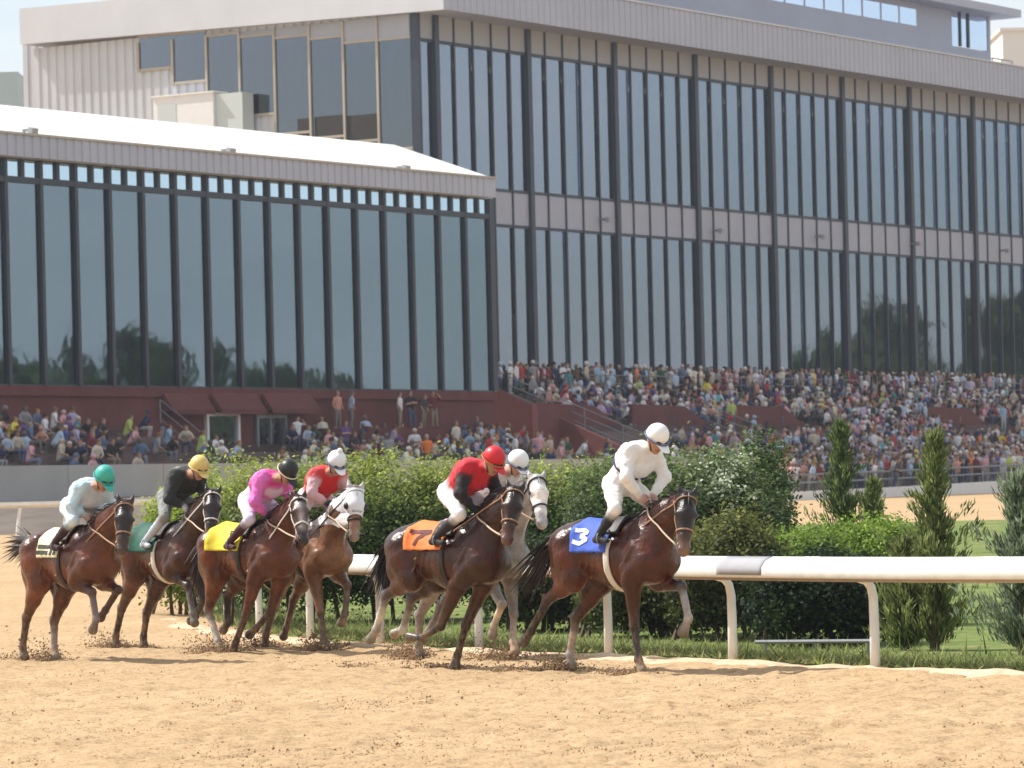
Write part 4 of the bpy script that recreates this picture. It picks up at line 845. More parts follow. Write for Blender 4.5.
# outer rail on the home straight, right
ofn = empty('outer_rail', tuple(OUT[2]), 0, "white kerb board with grey pipe rails between the straight and the standing crowd", 'rail')
op = catmull(OUT, 8); V, F = sweep(op, [(.06, -.5), (.06, .42), (-.06, .42), (-.06, -.5)]); mesh_obj('kerb_board', V, F, MATS['white_paint'], ofn)
for hz in (.85, 1.25): MB().tube(op + np.array([-.25 * N2[0], -.25 * N2[1], hz]), .06, 6).build('pipe', MATS['steel'], ofn)
for i in range(0, len(op), 2): p = op[i] - np.array([.25 * N2[0], .25 * N2[1], 0]); MB().tube([p, p + np.array([0, 0, 1.25])], .06, 6).build('post', MATS['steel'], ofn)
pt_ = at(909, 462, 218); mb = MB(); mb.box((pt_[0] - .17, 218, pt_[2] - .2), (pt_[0] + .17, 218.06, pt_[2] + .45)); mb.tube([(pt_[0], 218.09, pt_[2] - 2.5), (pt_[0], 218.09, pt_[2] + .3)], .04, 6); tag(mb.build('notice_board', MATS['white_paint']), "small white board on a post at the fence of the standing crowd", 'sign')
# ------------------------------------------------------------------ the field of horses
BAY = (.100, .029, .0105)
LIGHT = (.205, .100, .052); WHT = (.62, .58, .52)
def horses():
    S = {}
    S['lead'] = dict(o=(1.08, 41.4), phi=50, seed=1, label="dark bay horse in front with blue saddle cloth, at the head of the field", coat=(.066, .0165, .0060), points=(.016, .012, .012), head=(.022, .016, .015), muzzle=(.24, .135, .085), neck=(.07, .02, .009),
        poll=(1.07, 1.80), muz=(1.21, 1.20), turn=-.55, RF=[(.40, .93), (.38, .50), (.42, .145), (.48, .02)], LF=[(.45, .94), (.82, .89), (.92, .57), (.82, .40)],
        RH=[(-.50, .98), (-.96, .76), (-1.27, .42), (-1.42, .29)], LH=[(-.45, .95), (-.85, .55), (-.95, .17), (-.92, .03)], socks=dict(LF=(.45, .42, .40), LH=(.35, .32, .30), RF=(.06, .05, .05)), tail=(-.62, 0, -.62), cloth=(.05, .11, .50), num_col=(.70, .74, .80), cloth_mat='cloth_blue', cloth_ext=(-.42, .13, 1.55),
        strokes=[[(-.38, .80), (-.28, .72), (-.21, .82), (-.29, .96), (-.19, 1.08), (-.28, 1.24), (-.39, 1.16)]], sw=.023, hand=(.50, 1.74), pale_girth=True, pale_rein=True, tan_bridle=True)
    S['red'] = dict(o=(-.67, 43.2), phi=47, seed=2, label="glossy dark bay horse with orange saddle cloth and white hind socks, second in the field", coat=(.048, .0145, .0064), points=(.020, .013, .012), head=(0.0273, 0.0125, 0.0075), muzzle=(.20, .10, .075), neck=(.042, .016, .009),
        poll=(1.02, 1.90), muz=(1.15, 1.39), turn=-.7, blaze=None, RF=[(.26, .90), (-.06, .47), (-.38, .34), (-.60, .35)], LF=[(.32, .90), (.05, .46), (-.08, .145), (-.12, .02)],
        RH=[(-.45, .98), (-.92, .80), (-1.12, .42), (-1.24, .30)], LH=[(-.42, .95), (-.82, .76), (-.97, .42), (-1.13, .36)], socks=dict(RH=WHT, LH=WHT), tail=(-.25, 0, -.60), cloth=(.75, .20, .045), num_col=(.10, .012, .01), cloth_mat='cloth_orange', cloth_ext=(-.44, .14, 1.40),
        strokes=[[(-.39, .76), (-.12, .62), (-.26, .97), (-.30, 1.24)]], sw=.024, hand=(.50, 1.68), tan_bridle=True, pale_rein=True)
    S['pink'] = dict(o=(-3.2, 48.7), phi=52, seed=3, label="bay horse with bright yellow saddle cloth and pale rope bridle under the pink rider", coat=BAY, points=(.035, .018, .014), head=(0.0546, 0.0172, 0.0081), muzzle=(.04, .03, .03),
        poll=(1.04, 1.86), muz=(1.36, 1.33), turn=-.45, blaze=(.45, .42, .40), RF=[(.32, .90), (.06, .48), (-.19, .145), (-.27, .02)], LF=[(.38, .91), (.18, .50), (-.12, .30), (-.26, .22)],
        RH=[(-.48, .96), (-.74, .53), (-.56, .16), (-.47, .02)], LH=[(-.40, .95), (-.74, .70), (-.74, .36), (-.84, .27)], socks=dict(RH=WHT), tail=(-.12, 0, -.72), cloth=(.72, .58, .04), num_col=(.1, .1, .05), cloth_mat='cloth_yellow', cloth_ext=(-.50, .15, 1.50), hand=(.52, 1.64), white_bridle=True, pale_rein=True)
    S['hood'] = dict(tone=.95, o=(-2.53, 49.8), phi=61, seed=4, label="light chestnut bay horse wearing a white blinker hood", coat=LIGHT, points=(.10, .062, .045), head=LIGHT, muzzle=(.36, .27, .22),
        poll=(1.28, 1.96), muz=(1.40, 1.41), turn=-.25, RF=[(.42, .93), (.52, .48), (.57, .145), (.63, .02)], LF=[(.45, .93), (.74, .80), (.68, .45), (.56, .32)],
        RH=[(-.42, .92), (-.80, .50), (-1.06, .17), (-1.12, .03)], LH=[(-.42, .95), (-.8, .6), (-1.0, .25), (-1.1, .12)], socks=dict(LF=(.2, .17, .15)), tail=(-.5, 0, -.5), cloth=(.50, .05, .06), num_col=(.8, .8, .8), cloth_mat='cloth_red', hood=(.78, .77, .80), hand=(.70, 1.75), pale_rein=True)
    S['green'] = dict(o=(-4.40, 50.8), phi=55, seed=5, label="dark brown horse with bottle green saddle cloth, partly behind the yellow clothed horse", coat=(.066, .020, .0085), points=(.035, .022, .018), head=(.020, .015, .015), muzzle=(.14, .08, .06), neck=(.05, .022, .014),
        poll=(1.17, 1.96), muz=(1.36, 1.46), turn=-.45, RF=[(.42, .97), (.74, .82), (.82, .48), (.86, .34)], LF=[(.45, .95), (.66, .64), (.46, .42), (.34, .36)],
        RH=[(-.50, .95), (-.94, .52), (-1.14, .17), (-1.16, .03)], LH=[(-.44, .92), (-.80, .46), (-.88, .15), (-.87, .03)], socks=dict(RF=(.3, .28, .27)), tail=(-.55, 0, -.45), cloth=(.012, .085, .055), num_col=(.5, .55, .6), cloth_mat='cloth_green', cloth_ext=(-.52, .14, 1.55), hand=(.62, 1.74), white_bridle=True, pale_girth=True, pale_rein=True)
    S['teal'] = dict(o=(-5.25, 47.6), phi=53, seed=6, label="bay horse with pale yellow saddle cloth barred in black, last at the far left", coat=(.110, .034, .014), points=(.05, .026, .020), head=(.022, .016, .015), muzzle=(.10, .06, .045),
        poll=(1.22, 1.86), muz=(1.40, 1.30), turn=-.45, ear=.03, RF=[(.38, .96), (.66, .84), (.72, .52), (.62, .38)], LF=[(.44, .95), (.80, .86), (.52, .62), (.40, .52)],
        RH=[(-.48, .95), (-.86, .52), (-1.0, .17), (-.96, .03)], LH=[(-.42, .93), (-.70, .48), (-.70, .15), (-.64, .02)], socks=dict(LH=(.42, .36, .32), RF=(.25, .2, .19)), tail=(-.80, .2, -.12), cloth=(.66, .62, .40), num_col=(.03, .03, .02), cloth_mat='cloth_pale_yellow', cloth_ext=(-.36, .14, 1.55),
        stripes=[[(-.34, 1.10), (-.10, 1.10)], [(-.35, 1.34), (-.10, 1.34)], [(-.02, .7), (-.02, 1.45)], [(.07, .7), (.07, 1.45)]], hand=(.48, 1.69), tan_bridle=True)
    S['grey'] = dict(tone=1.0, o=(-.44, 45.5), phi=50, seed=7, label="grey horse with a white face, mostly hidden behind the orange clothed horse", coat=(.17, .155, .145), points=(.22, .20, .19), head=(.70, .69, .67), muzzle=(.45, .42, .41), neck=(.45, .44, .43), mane=(.4, .4, .4), dapple=True,
        poll=(1.12, 2.02), muz=(1.37, 1.58), turn=-.45, RF=[(.42, .95), (.62, .64), (.46, .40), (.42, .28)], LF=[(.42, .93), (.50, .52), (.49, .20), (.53, .08)],
        RH=[(-.45, .95), (-.85, .5), (-.90, .16), (-.88, .03)], LH=[(-.42, .95), (-.8, .6), (-1.05, .3), (-1.15, .2)], socks=dict(RF=(.55, .48, .40), LF=(.5, .45, .42)), tail=(-.5, 0, -.5), cloth=(.55, .30, .36), num_col=(.1, .1, .1), cloth_mat='cloth_rose', hand=(.62, 1.85))
    J = {}
    W_ = (.80, .80, .80)
    def trim_lead(h, s, up, bk):
        # chest hoop and shoulder curve in navy piping
        c = s - up * .25
        return [[c + .3 * (bk * math.cos(t) + np.array([0, math.sin(t), 0])) for t in np.linspace(-3.0, 3.0, 40)]]
    J['lead'] = dict(label="jockey in plain white silks and white cap sitting upright on the lead horse", hip=(.07, 1.97), sh=(.42, 2.30), head=(.63, 2.40), knee=(.30, 1.70), foot=(.07, 1.42), elbow=(.46, 2.02), hand=(.52, 1.78), sleeve=W_, torso=(.78, .77, .80), back=W_, pants=(.80, .79, .77), boot=(.02, .02, .025), cap=(.84, .84, .84), capname='white', band=(.10, .12, .22), face=(.80, -.60), neck=(.75, .74, .66), glove=(.45, .26, .20), trim=trim_lead)
    J['red'] = dict(label="jockey in red silks with black sleeves and red cap crouching low", hip=(.08, 1.92), sh=(.47, 2.17), head=(.69, 2.23), knee=(.46, 1.67), foot=(.09, 1.42), elbow=(.46, 1.90), hand=(.50, 1.70), shoulder=(.58, .022, .035), sleeve=(.025, .02, .022), torso=(.60, .022, .035), back=(.62, .025, .04), pants=(.72, .70, .72), boot=(.025, .02, .02), cap=(.62, .02, .03), capname='red', band=(.42, .16, .05), face=(.8, -.6), glove=(.02, .02, .02), neck=(.5, .02, .03))
    J['pink'] = dict(label="jockey in pink and white silks with a black cap", hip=(.10, 1.88), sh=(.53, 2.14), head=(.82, 2.20), knee=(.42, 1.65), foot=(0, 1.36), elbow=(.50, 1.86), hand=(.53, 1.66), sleeve=(.72, .16, .50), torso=(.66, .05, .30), low=(.74, .62, .72), back=(.72, .10, .40), pants=(.62, .58, .72), boot=(.06, .014, .022), cap=(.018, .018, .020), capname='black', band=(.72, .62, .42), face=(.72, -.7), glove=(.02, .02, .03))
    J['hood'] = dict(label="jockey in scarlet silks with white shoulders and white bobble cap", hip=(.14, 1.92), sh=(.55, 2.18), head=(.78, 2.30), knee=(.42, 1.68), foot=(.1, 1.36), elbow=(.62, 1.94), hand=(.70, 1.79), shoulder=(.60, .03, .035), sleeve=(.64, .40, .40), torso=(.62, .018, .022), back=(.64, .02, .03), pants=(.70, .60, .60), boot=(.10, .10, .12), cap=(.82, .82, .84), capname='white', band=(.7, .7, .72), face=(.8, -.6), glove=(.03, .03, .03), pompom=True)
    J['green'] = dict(label="jockey in black silks over white with a yellow cap", hip=(.18, 1.96), sh=(.58, 2.22), head=(.84, 2.29), knee=(.46, 1.70), foot=(.0, 1.38), elbow=(.54, 1.92), hand=(.64, 1.78), sleeve=(.03, .035, .035), torso=(.025, .025, .025), back=(.42, .43, .38), pants=(.24, .25, .24), boot=(.45, .50, .58), cap=(.68, .52, .17), capname='yellow', band=(.72, .58, .22), face=(.85, -.5), glove=(.6, .6, .6))
    J['teal'] = dict(label="jockey in pale blue and white silks with a teal cap", hip=(.13, 1.86), sh=(.52, 2.08), head=(.76, 2.17), knee=(.52, 1.69), foot=(.12, 1.42), elbow=(.46, 1.86), hand=(.50, 1.71), sleeve=(.50, .66, .74), torso=(.50, .56, .62), low=(.60, .58, .62), back=(.66, .62, .64), pants=(.58, .70, .76), boot=(.035, .014, .022), cap=(.05, .42, .34), capname='teal', band=(.05, .30, .26), face=(.78, -.62), glove=(.5, .3, .25))
    J['grey'] = dict(label="jockey in white cap hidden behind the red silks rider", hip=(.14, 1.94), sh=(.54, 2.12), head=(.78, 2.21), knee=(.45, 1.68), foot=(.1, 1.38), elbow=(.50, 1.92), hand=(.62, 1.87), sleeve=(.75, .68, .70), torso=(.72, .66, .68), pants=(.75, .74, .74), boot=(.03, .03, .03), cap=(.84, .84, .84), capname='white', band=(.12, .13, .16), face=(.8, -.6), glove=(.03, .03, .03))
    return S, J
SPEC, JOCK = horses()
for i, k in enumerate(SPEC):
    make_horse(SPEC[k]); make_jockey(SPEC[k], JOCK[k], 40 + i)
# ------------------------------------------------------------------ vegetation
def leaf_mesh(name, P, Nn, size, cols, parent, elong=1.6, jitter=.8, g=None, mat='leaf'):
    """one small folded face per leaf: P centres, Nn preferred facing, size per leaf"""
    g = g or RNG; n = len(P); nr = Nn + g.normal(0, jitter, (n, 3)); nr /= np.linalg.norm(nr, axis=1)[:, None] + 1e-9
    a = np.cross(nr, g.normal(0, 1, (n, 3))); a /= np.linalg.norm(a, axis=1)[:, None] + 1e-9; b = np.cross(nr, a); s = np.broadcast_to(size, (n,))[:, None]
    V = np.stack([P - a * s * elong * .5, P + b * s * .5 + nr * s * .12, P + a * s * elong * .5, P - b * s * .5 + nr * s * .12], 1).reshape(-1, 3)
    return mesh_obj(name, V, np.arange(n * 4).reshape(-1, 4), MATS[mat], parent, False, np.repeat(cols, 4, 0))
def greens(g, n, a, b, var=.25):
    t = g.random((n, 1)); c = np.array(a) * (1 - t) + np.array(b) * t; return np.clip(c * (1 + g.normal(0, var, (n, 1))), .004, 1)
def bush(name, label, cat, base, blobs, n, size, pal, seed, group=None, top=None, stem=True, pale=None):
    g = np.random.default_rng(seed); e = empty(name, base, 0, label, cat, group); bl = np.array(blobs, float)
    # every blob breaks into clumps, every clump into leaves
    wts = (bl[:, 3] * bl[:, 4] * bl[:, 5]) ** .67; k = g.choice(len(bl), n // 60 + 1, p=wts / wts.sum()); d = g.normal(0, 1, (len(k), 3)); d /= np.linalg.norm(d, axis=1)[:, None]
    cl = bl[k, :3] + d * bl[k, 3:6] * g.uniform(.55, 1.0, (len(k), 1)); cb = np.clip(g.normal(0, .34, len(cl)), -.7, .9); j = g.integers(0, len(cl), n)
    P = cl[j] + g.normal(0, 1, (n, 3)) * size * 2.6; Nn = d[j] + np.array([0, 0, .5]); c = greens(g, n, *pal) * (1 + cb[j])[:, None]
    if top is not None:  # young shoots, with sunlit tops and shaded flanks also put into the leaf colour
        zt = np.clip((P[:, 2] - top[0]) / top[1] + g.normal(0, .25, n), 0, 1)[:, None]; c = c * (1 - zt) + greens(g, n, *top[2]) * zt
    if pale is not None:
        t = (g.random((n, 1)) < np.clip(1.2 - np.linalg.norm((P - np.array(pale[0])) / np.array(pale[1]), axis=1), 0, .7)[:, None]); c = np.where(t, greens(g, n, *pale[2]), c)
    keep = P[:, 2] > gz(P[:, 1]) + .02; P, Nn, c = P[keep], Nn[keep], c[keep]
    leaf_mesh('crown', P, Nn, size * g.uniform(.6, 1.3, len(P)), c, e, g=g)
    if stem:
        for i in range(min(14, len(bl) * 2)):
            b = bl[g.integers(len(bl))]; p0 = np.array([b[0] + g.normal(0, .12), b[1] + g.normal(0, .1), gz(b[1])]); p1 = b[:3] + g.normal(0, .08, 3); mb = MB(); p1[2] = max(p1[2], p0[2] + .3); mb.tube([p0, (p0 + p1) / 2 + g.normal(0, .03, 3), p1], [.035, .025, .012], 5); mb.build('stem', MATS['bark'], e)
    return e
def ground_z(y): return float(gz(y))
# long hedge behind the field
def px_blobs(xs, top_y, Y, dep, wpx, zlow=.2):
    o = []
    for x, ty in zip(xs, top_y):
        t = at(x, ty, Y); r = wpx * Y / FPX; zt = t[2]; o.append((t[0], Y + dep * .5, (zt + zlow) / 2 + .1, r, dep * .6, (zt - zlow) / 2)); 
    return o
xs_ = np.arange(235, 605, 22); ty_ = 462 + 4 * np.sin(xs_ * .05) + np.clip((xs_ - 430) * .06, 0, 9)
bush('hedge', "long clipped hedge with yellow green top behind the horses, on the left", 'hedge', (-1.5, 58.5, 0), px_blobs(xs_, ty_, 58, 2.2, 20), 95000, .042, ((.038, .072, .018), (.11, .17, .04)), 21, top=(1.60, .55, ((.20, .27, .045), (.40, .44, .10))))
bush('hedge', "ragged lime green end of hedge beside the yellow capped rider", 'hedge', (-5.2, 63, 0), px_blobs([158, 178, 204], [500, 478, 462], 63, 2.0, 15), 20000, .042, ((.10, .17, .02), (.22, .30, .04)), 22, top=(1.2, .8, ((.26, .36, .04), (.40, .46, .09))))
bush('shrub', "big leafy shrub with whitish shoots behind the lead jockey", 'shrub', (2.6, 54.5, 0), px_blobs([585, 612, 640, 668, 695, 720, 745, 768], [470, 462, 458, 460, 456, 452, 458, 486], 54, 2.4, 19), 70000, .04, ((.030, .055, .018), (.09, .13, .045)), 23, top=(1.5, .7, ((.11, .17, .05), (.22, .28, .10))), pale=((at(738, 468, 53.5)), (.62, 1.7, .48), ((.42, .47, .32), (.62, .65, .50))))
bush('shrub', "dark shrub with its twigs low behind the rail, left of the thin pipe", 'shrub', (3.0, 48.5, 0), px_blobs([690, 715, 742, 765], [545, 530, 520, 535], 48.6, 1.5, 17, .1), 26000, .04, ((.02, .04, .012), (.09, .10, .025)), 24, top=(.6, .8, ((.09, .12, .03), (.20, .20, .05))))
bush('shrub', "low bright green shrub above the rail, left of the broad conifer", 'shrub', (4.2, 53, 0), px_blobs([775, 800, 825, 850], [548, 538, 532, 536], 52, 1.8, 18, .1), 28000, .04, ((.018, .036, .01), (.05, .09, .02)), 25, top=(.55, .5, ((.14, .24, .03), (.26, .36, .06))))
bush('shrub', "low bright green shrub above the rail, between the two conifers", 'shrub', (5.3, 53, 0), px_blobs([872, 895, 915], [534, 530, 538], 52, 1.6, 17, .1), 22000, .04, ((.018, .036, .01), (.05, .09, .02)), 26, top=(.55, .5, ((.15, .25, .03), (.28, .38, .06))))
bush('shrub', "dark shaded shrub under the rail behind the thin pipe", 'shrub', (3.7, 46.6, 0), px_blobs([775, 800, 826, 850, 868], [572, 566, 564, 566, 574], 46, 1.4, 18, .05), 26000, .04, ((.012, .024, .009), (.03, .055, .016)), 27)  # deep shade under the rail put into the dark leaf colours
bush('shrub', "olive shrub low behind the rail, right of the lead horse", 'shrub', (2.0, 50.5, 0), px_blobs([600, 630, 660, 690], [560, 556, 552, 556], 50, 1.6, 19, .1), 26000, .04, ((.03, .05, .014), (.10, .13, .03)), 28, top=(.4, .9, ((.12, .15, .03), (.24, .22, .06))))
bush('shrub', "dark shrub low behind the rail, between the orange and blue cloths", 'shrub', (.6, 53, 0), px_blobs([505, 530, 556, 580], [552, 546, 548, 552], 53, 1.6, 18, .1), 22000, .04, ((.018, .036, .012), (.06, .09, .02)), 29)
def conifer(label, x, ytop, Y, rad, seed, pal, n=900, lean=0, low=.05):
    g = np.random.default_rng(seed); t = at(x, ytop, Y); z0 = ground_z(Y); H_ = t[2] - z0; e = empty('conifer', (t[0], Y, z0), 0, label, 'conifer', 'young conifers behind the rail')
    mb = MB(); mb.tube([(t[0] - lean, Y, z0 - .05), (t[0] - lean * .4, Y, z0 + H_ * .5), (t[0], Y, z0 + H_ * .96)], [.06, .04, .008], 7); P, Dn = [], []
    for i in range(n):
        h = low + (1 - low) * g.random() ** 1.25; a = g.uniform(0, 2 * math.pi); R_ = rad * (1.08 - h) ** .85 * (.45 + .55 * math.sin(h * 7 + a * 1.5 + seed) ** 2) * g.choice([.45, .8, 1.1, 1.7], p=[.3, .32, .25, .13]) * g.uniform(.7, 1.15); R_ = max(R_, .05)
        b0 = np.array([t[0] - lean * (1 - h), Y, z0 + H_ * h]); dr_ = np.array([math.cos(a), math.sin(a), g.uniform(.35, 1.1)]); dr_ /= np.linalg.norm(dr_); m = 40
        u = g.random((m, 1)) ** .7; q = b0 + dr_ * R_ * u * 1.1 + g.normal(0, .028, (m, 3)) ; P.append(q); Dn.append(np.repeat((dr_ * .6 + np.array([0, 0, .75]))[None], m, 0) + g.normal(0, .28, (m, 3)))
        if i % 12 == 0: mb.tube([b0, b0 + dr_ * R_ * .8], [.012, .004], 4)
    mb.build('trunk', MATS['bark'], e); P = np.vstack(P); Dn = np.vstack(Dn); Dn /= np.linalg.norm(Dn, axis=1)[:, None]; n_ = len(P); L = g.uniform(.06, .14, (n_, 1)); s_ = np.cross(Dn, g.normal(0, 1, (n_, 3))); s_ /= np.linalg.norm(s_, axis=1)[:, None]
    c = greens(g, n_, *pal, .3); k = P[:, 2] > z0 + .03; V = np.stack([P - s_ * .005, P + Dn * L * .5 - s_ * .011, P + Dn * L, P + Dn * L * .5 + s_ * .011], 1)[k].reshape(-1, 3)
    mesh_obj('crown', V, np.arange(len(V)).reshape(-1, 4), MATS['leaf'], e, False, np.repeat(c[k], 4, 0)); return e
JUN = ((.09, .13, .04), (.32, .36, .13)); BLU = ((.13, .18, .11), (.34, .40, .26))
conifer("broad young conifer with a pointed top standing above the bright low shrubs", 841, 428, 56, .62, 31, ((.07, .11, .04), (.24, .30, .11)), 250, low=.1)
conifer("small thin conifer tucked against the right side of the broad one", 873, 486, 55, .34, 32, JUN, 190, low=.2)
conifer("tall slim conifer right of the curved rail post", 934, 438, 44.6, .58, 33, JUN, 250, .05, low=.02)
conifer("silvery green conifer cut by the right edge", 1018, 478, 43, .60, 34, BLU, 230, low=.02)
conifer("small olive conifer under the rail, just right of the last full post", 902, 545, 44.8, .36, 35, JUN, 220, low=.02)
bush('shrub', "round topped mid green shrub rising above the right end of the pale tipped shrub", 'shrub', (3.7, 57, 0), px_blobs([762, 778], [437, 446], 57, 1.2, 12, .3), 9000, .042, ((.04, .075, .02), (.12, .18, .05)), 36)
# tufts of grass along the foot of the rail: nobody could count them
g = np.random.default_rng(9); n = 15000; yy = 38 + 26 * g.random(n) ** 1.3; xx = rail_x(yy) + .12 + np.abs(g.normal(0, 1.0, n)) + .3 * g.random(n); hh = g.uniform(.03, .12, n) * (1 + 1.5 * (g.random(n) < .05)); a = g.uniform(0, 6.28, n); ln = g.normal(0, .08, (n, 2)); zz = gz(yy) + .02; wv = .012
V = np.stack([np.stack([xx - np.cos(a) * wv, yy - np.sin(a) * wv, zz], 1), np.stack([xx + np.cos(a) * wv, yy + np.sin(a) * wv, zz], 1), np.stack([xx + ln[:, 0], yy + ln[:, 1], zz + hh], 1)], 1).reshape(-1, 3)
tag(mesh_obj('verge_grass', V, np.arange(n * 3).reshape(-1, 3), MATS['leaf'], None, False, np.repeat(greens(g, n, (.11, .17, .035), (.38, .38, .16)), 3, 0)), kind='stuff')
# wooded rise far off to the right of the frame: it is what the stand's windows mirror
g = np.random.default_rng(13); tv, tn, tcx = [], [], []
for y in np.arange(150, 450, 6.0):
    hgt = np.interp(y, [150, 195, 215, 240, 262, 285, 300, 320, 328, 338, 351, 362, 450], [10, 11, 14, 15, 16, 13, 9, 9, 13, 19, 27, 31, 32]) * g.uniform(.62, 1.12); cx_ = 185 + g.normal(0, 9)
    for b in range(9):
        c0 = np.array([cx_ + g.normal(0, 2.5), y + g.normal(0, 2.5), 1.5 + hgt * g.uniform(.3, .86)]); r_ = hgt * .2 * g.uniform(.6, 1.1); d_ = g.normal(0, 1, (110, 3)); d_ /= np.linalg.norm(d_, axis=1)[:, None]; tv.append(c0 + d_ * r_ * g.uniform(.7, 1, (110, 1))); tn.append(d_)
P = np.vstack(tv); tag(leaf_mesh('far_woods', P, np.vstack(tn), g.uniform(.9, 1.9, len(P)), greens(g, len(P), (.03, .06, .02), (.09, .15, .04)), None, g=g), kind='stuff')
# ------------------------------------------------------------------ loose earth on the track
def clods(P, r, g):
    o = np.array([(1, 0, 0), (-1, 0, 0), (0, 1, 0), (0, -1, 0), (0, 0, 1), (0, 0, -1)], float); f = np.array([(0, 2, 4), (2, 1, 4), (1, 3, 4), (3, 0, 4), (2, 0, 5), (1, 2, 5), (3, 1, 5), (0, 3, 5)])
    n = len(P); V = P[:, None] + o[None] * r[:, None, None] * g.uniform(.5, 1.3, (n, 6, 1)) + g.normal(0, .15, (n, 6, 3)) * r[:, None, None]; return V.reshape(-1, 3), (f[None] + 6 * np.arange(n)[:, None, None]).reshape(-1, 3)
g = np.random.default_rng(17); n = 22000; yy = 25 + 27 * g.random(n) ** 1.4; xx = g.uniform(-.14, .14, n) * yy; keep = (xx < rail_x(yy) - .3) & (vnoise(xx, yy * .5, .7, 8) + .5 * vnoise(xx, yy, .2, 9) + g.normal(0, .12, n) > .02); xx, yy = xx[keep], yy[keep]
V, F = clods(np.stack([xx, yy, gz(yy) + g.uniform(-.012, .012, len(xx))], 1), np.abs(g.normal(0, .004, len(xx))) + .003, g); tag(mesh_obj('dirt_clods', V, F, MATS['clod']), kind='stuff')
pts, rad = [], []
for k, sp in SPEC.items():              # earth thrown up by the hooves
    T = local_frame((sp['o'][0], sp['o'][1], 0), -R(sp['phi']))
    for leg in ('RF', 'LF', 'RH', 'LH'):
        tx, tz = sp[leg][-1]
        if tz > .32: continue
        m = 900 if tz < .1 else 350; a = g.gamma(1.6, .14, m); q = np.stack([tx - a + g.normal(0, .08, m), g.normal(0, .12, m) + (.12 if leg[0] == 'L' else -.12), np.abs(g.normal(0, .5, m)) * (.08 + a * .45) * (.25 if g.random() < .3 else 1)], 1); pts.append(T(q)); rad.append(np.abs(g.normal(0, .006, m)) + .004)
V, F = clods(np.vstack(pts), np.concatenate(rad), g); tag(mesh_obj('flying_dirt', V, F, MATS['clod']), kind='stuff')
# ------------------------------------------------------------------ spectators
SH, PA, HA, SK = (1, 0, 0), (0, 1, 0), (0, 0, 1), (0, 0, 0)
def spectator(pose, hat, h):
    B = Body(); g = 0.0
    if pose in ('sit', 'lean'):
        hip, dx = .47, (.10 if pose == 'sit' else .26); sh = hip + (.50 if pose == 'sit' else .42)
        B.cap((0, 0, hip), (dx, 0, sh), .155, .14, SH, .05, (1, 1.25, 1)); B.ball((dx, 0, sh - .04), .13, SH, .05, (1, 1.45, 1))
        for q in (-1, 1):
            B.cap((.02, q * .10, hip - .02), (.44, q * .13, hip + .02), .095, .07, PA, .03); B.cap((.44, q * .13, hip), (.40, q * .13, .06), .062, .045, PA if q < 0 or not hat else PA, .02); B.cap((.40, q * .13, .04), (.54, q * .14, .04), .045, .04, HA, .02)
            e = (dx + .06, q * .27, hip + .22); B.cap((dx, q * .19, sh - .04), e, .062, .05, SH, .03); B.cap(e, (.34, q * .08, hip + .13), .045, .04, SK, .02)
        hd = np.array([dx + .05, 0, sh + .20])
    else:
        hip, sh = .92, 1.42
        B.cap((0, 0, hip), (.02, 0, sh - .1), .145, .15, SH, .05, (.9, 1.25, 1)); B.ball((.01, 0, sh - .04), .12, SH, .05, (.9, 1.6, 1))
        for q in (-1, 1):
            B.cap((0, q * .09, hip - .02), (.02, q * .11, .48), .105, .072, PA, .03); B.cap((.02, q * .11, .48), (0, q * .12, .06), .068, .045, PA, .02); B.cap((0, q * .12, .04), (.14, q * .14, .035), .045, .04, HA, .02)
            S = (.01, q * .20, sh - .03)
            if pose == 'stand': e, w_ = (-.02, q * .27, 1.12), (.10, q * .25, .90)
            elif pose == 'fold': e, w_ = (.05, q * .29, 1.14), (.22, q * -.04, 1.18)
            else: e, w_ = ((.12, .36, 1.38), (.14, .17, 1.60)) if q > 0 else ((.02, -.28, 1.14), (.20, -.18, 1.08))
            B.cap(S, e, .062, .05, SH, .03); B.cap(e, w_, .046, .040, SK, .02)
        hd = np.array([.03, 0, sh + .20])
    B.cap(hd - (0, 0, .2), hd - (0, 0, .08), .055, .05, SK, .03); B.ball(hd, .105, SK, .02, (1, .88, 1.15)); B.ball(hd + (-.025, 0, .045), .108, HA, .02, (1, .95, 1))
    if hat: B.ball(hd + (-.01, 0, .075), .12, SH if hat == 2 else HA, .01); B.cap(hd + (.06, 0, .06), hd + (.17, 0, .045), .07, .05, SH if hat == 2 else HA, .01, (1, 1, .35))
    V, F = B.mesh(h); return V, F, B.colors(V, .01)
KINDS_ = [('sit', 0), ('sit', 1), ('lean', 0), ('lean', 2), ('stand', 0), ('stand', 1), ('fold', 0), ('fold', 2), ('shade', 0), ('shade', 1)]
FINE = [mesh_obj('person', *spectator(p, h, .036)[:2], MATS['spectator'], None, True) for p, h in KINDS_]
for o, (p, h) in zip(FINE, KINDS_):
    c = spectator(p, h, .036)[2]; a = o.data.color_attributes.new("Zone", 'FLOAT_COLOR', 'POINT'); cc = np.ones((len(c), 4), np.float32); cc[:, :3] = c; a.data.foreach_set("color", cc.ravel())
ROUGH = [spectator(p, h, .055) for p, h in KINDS_]
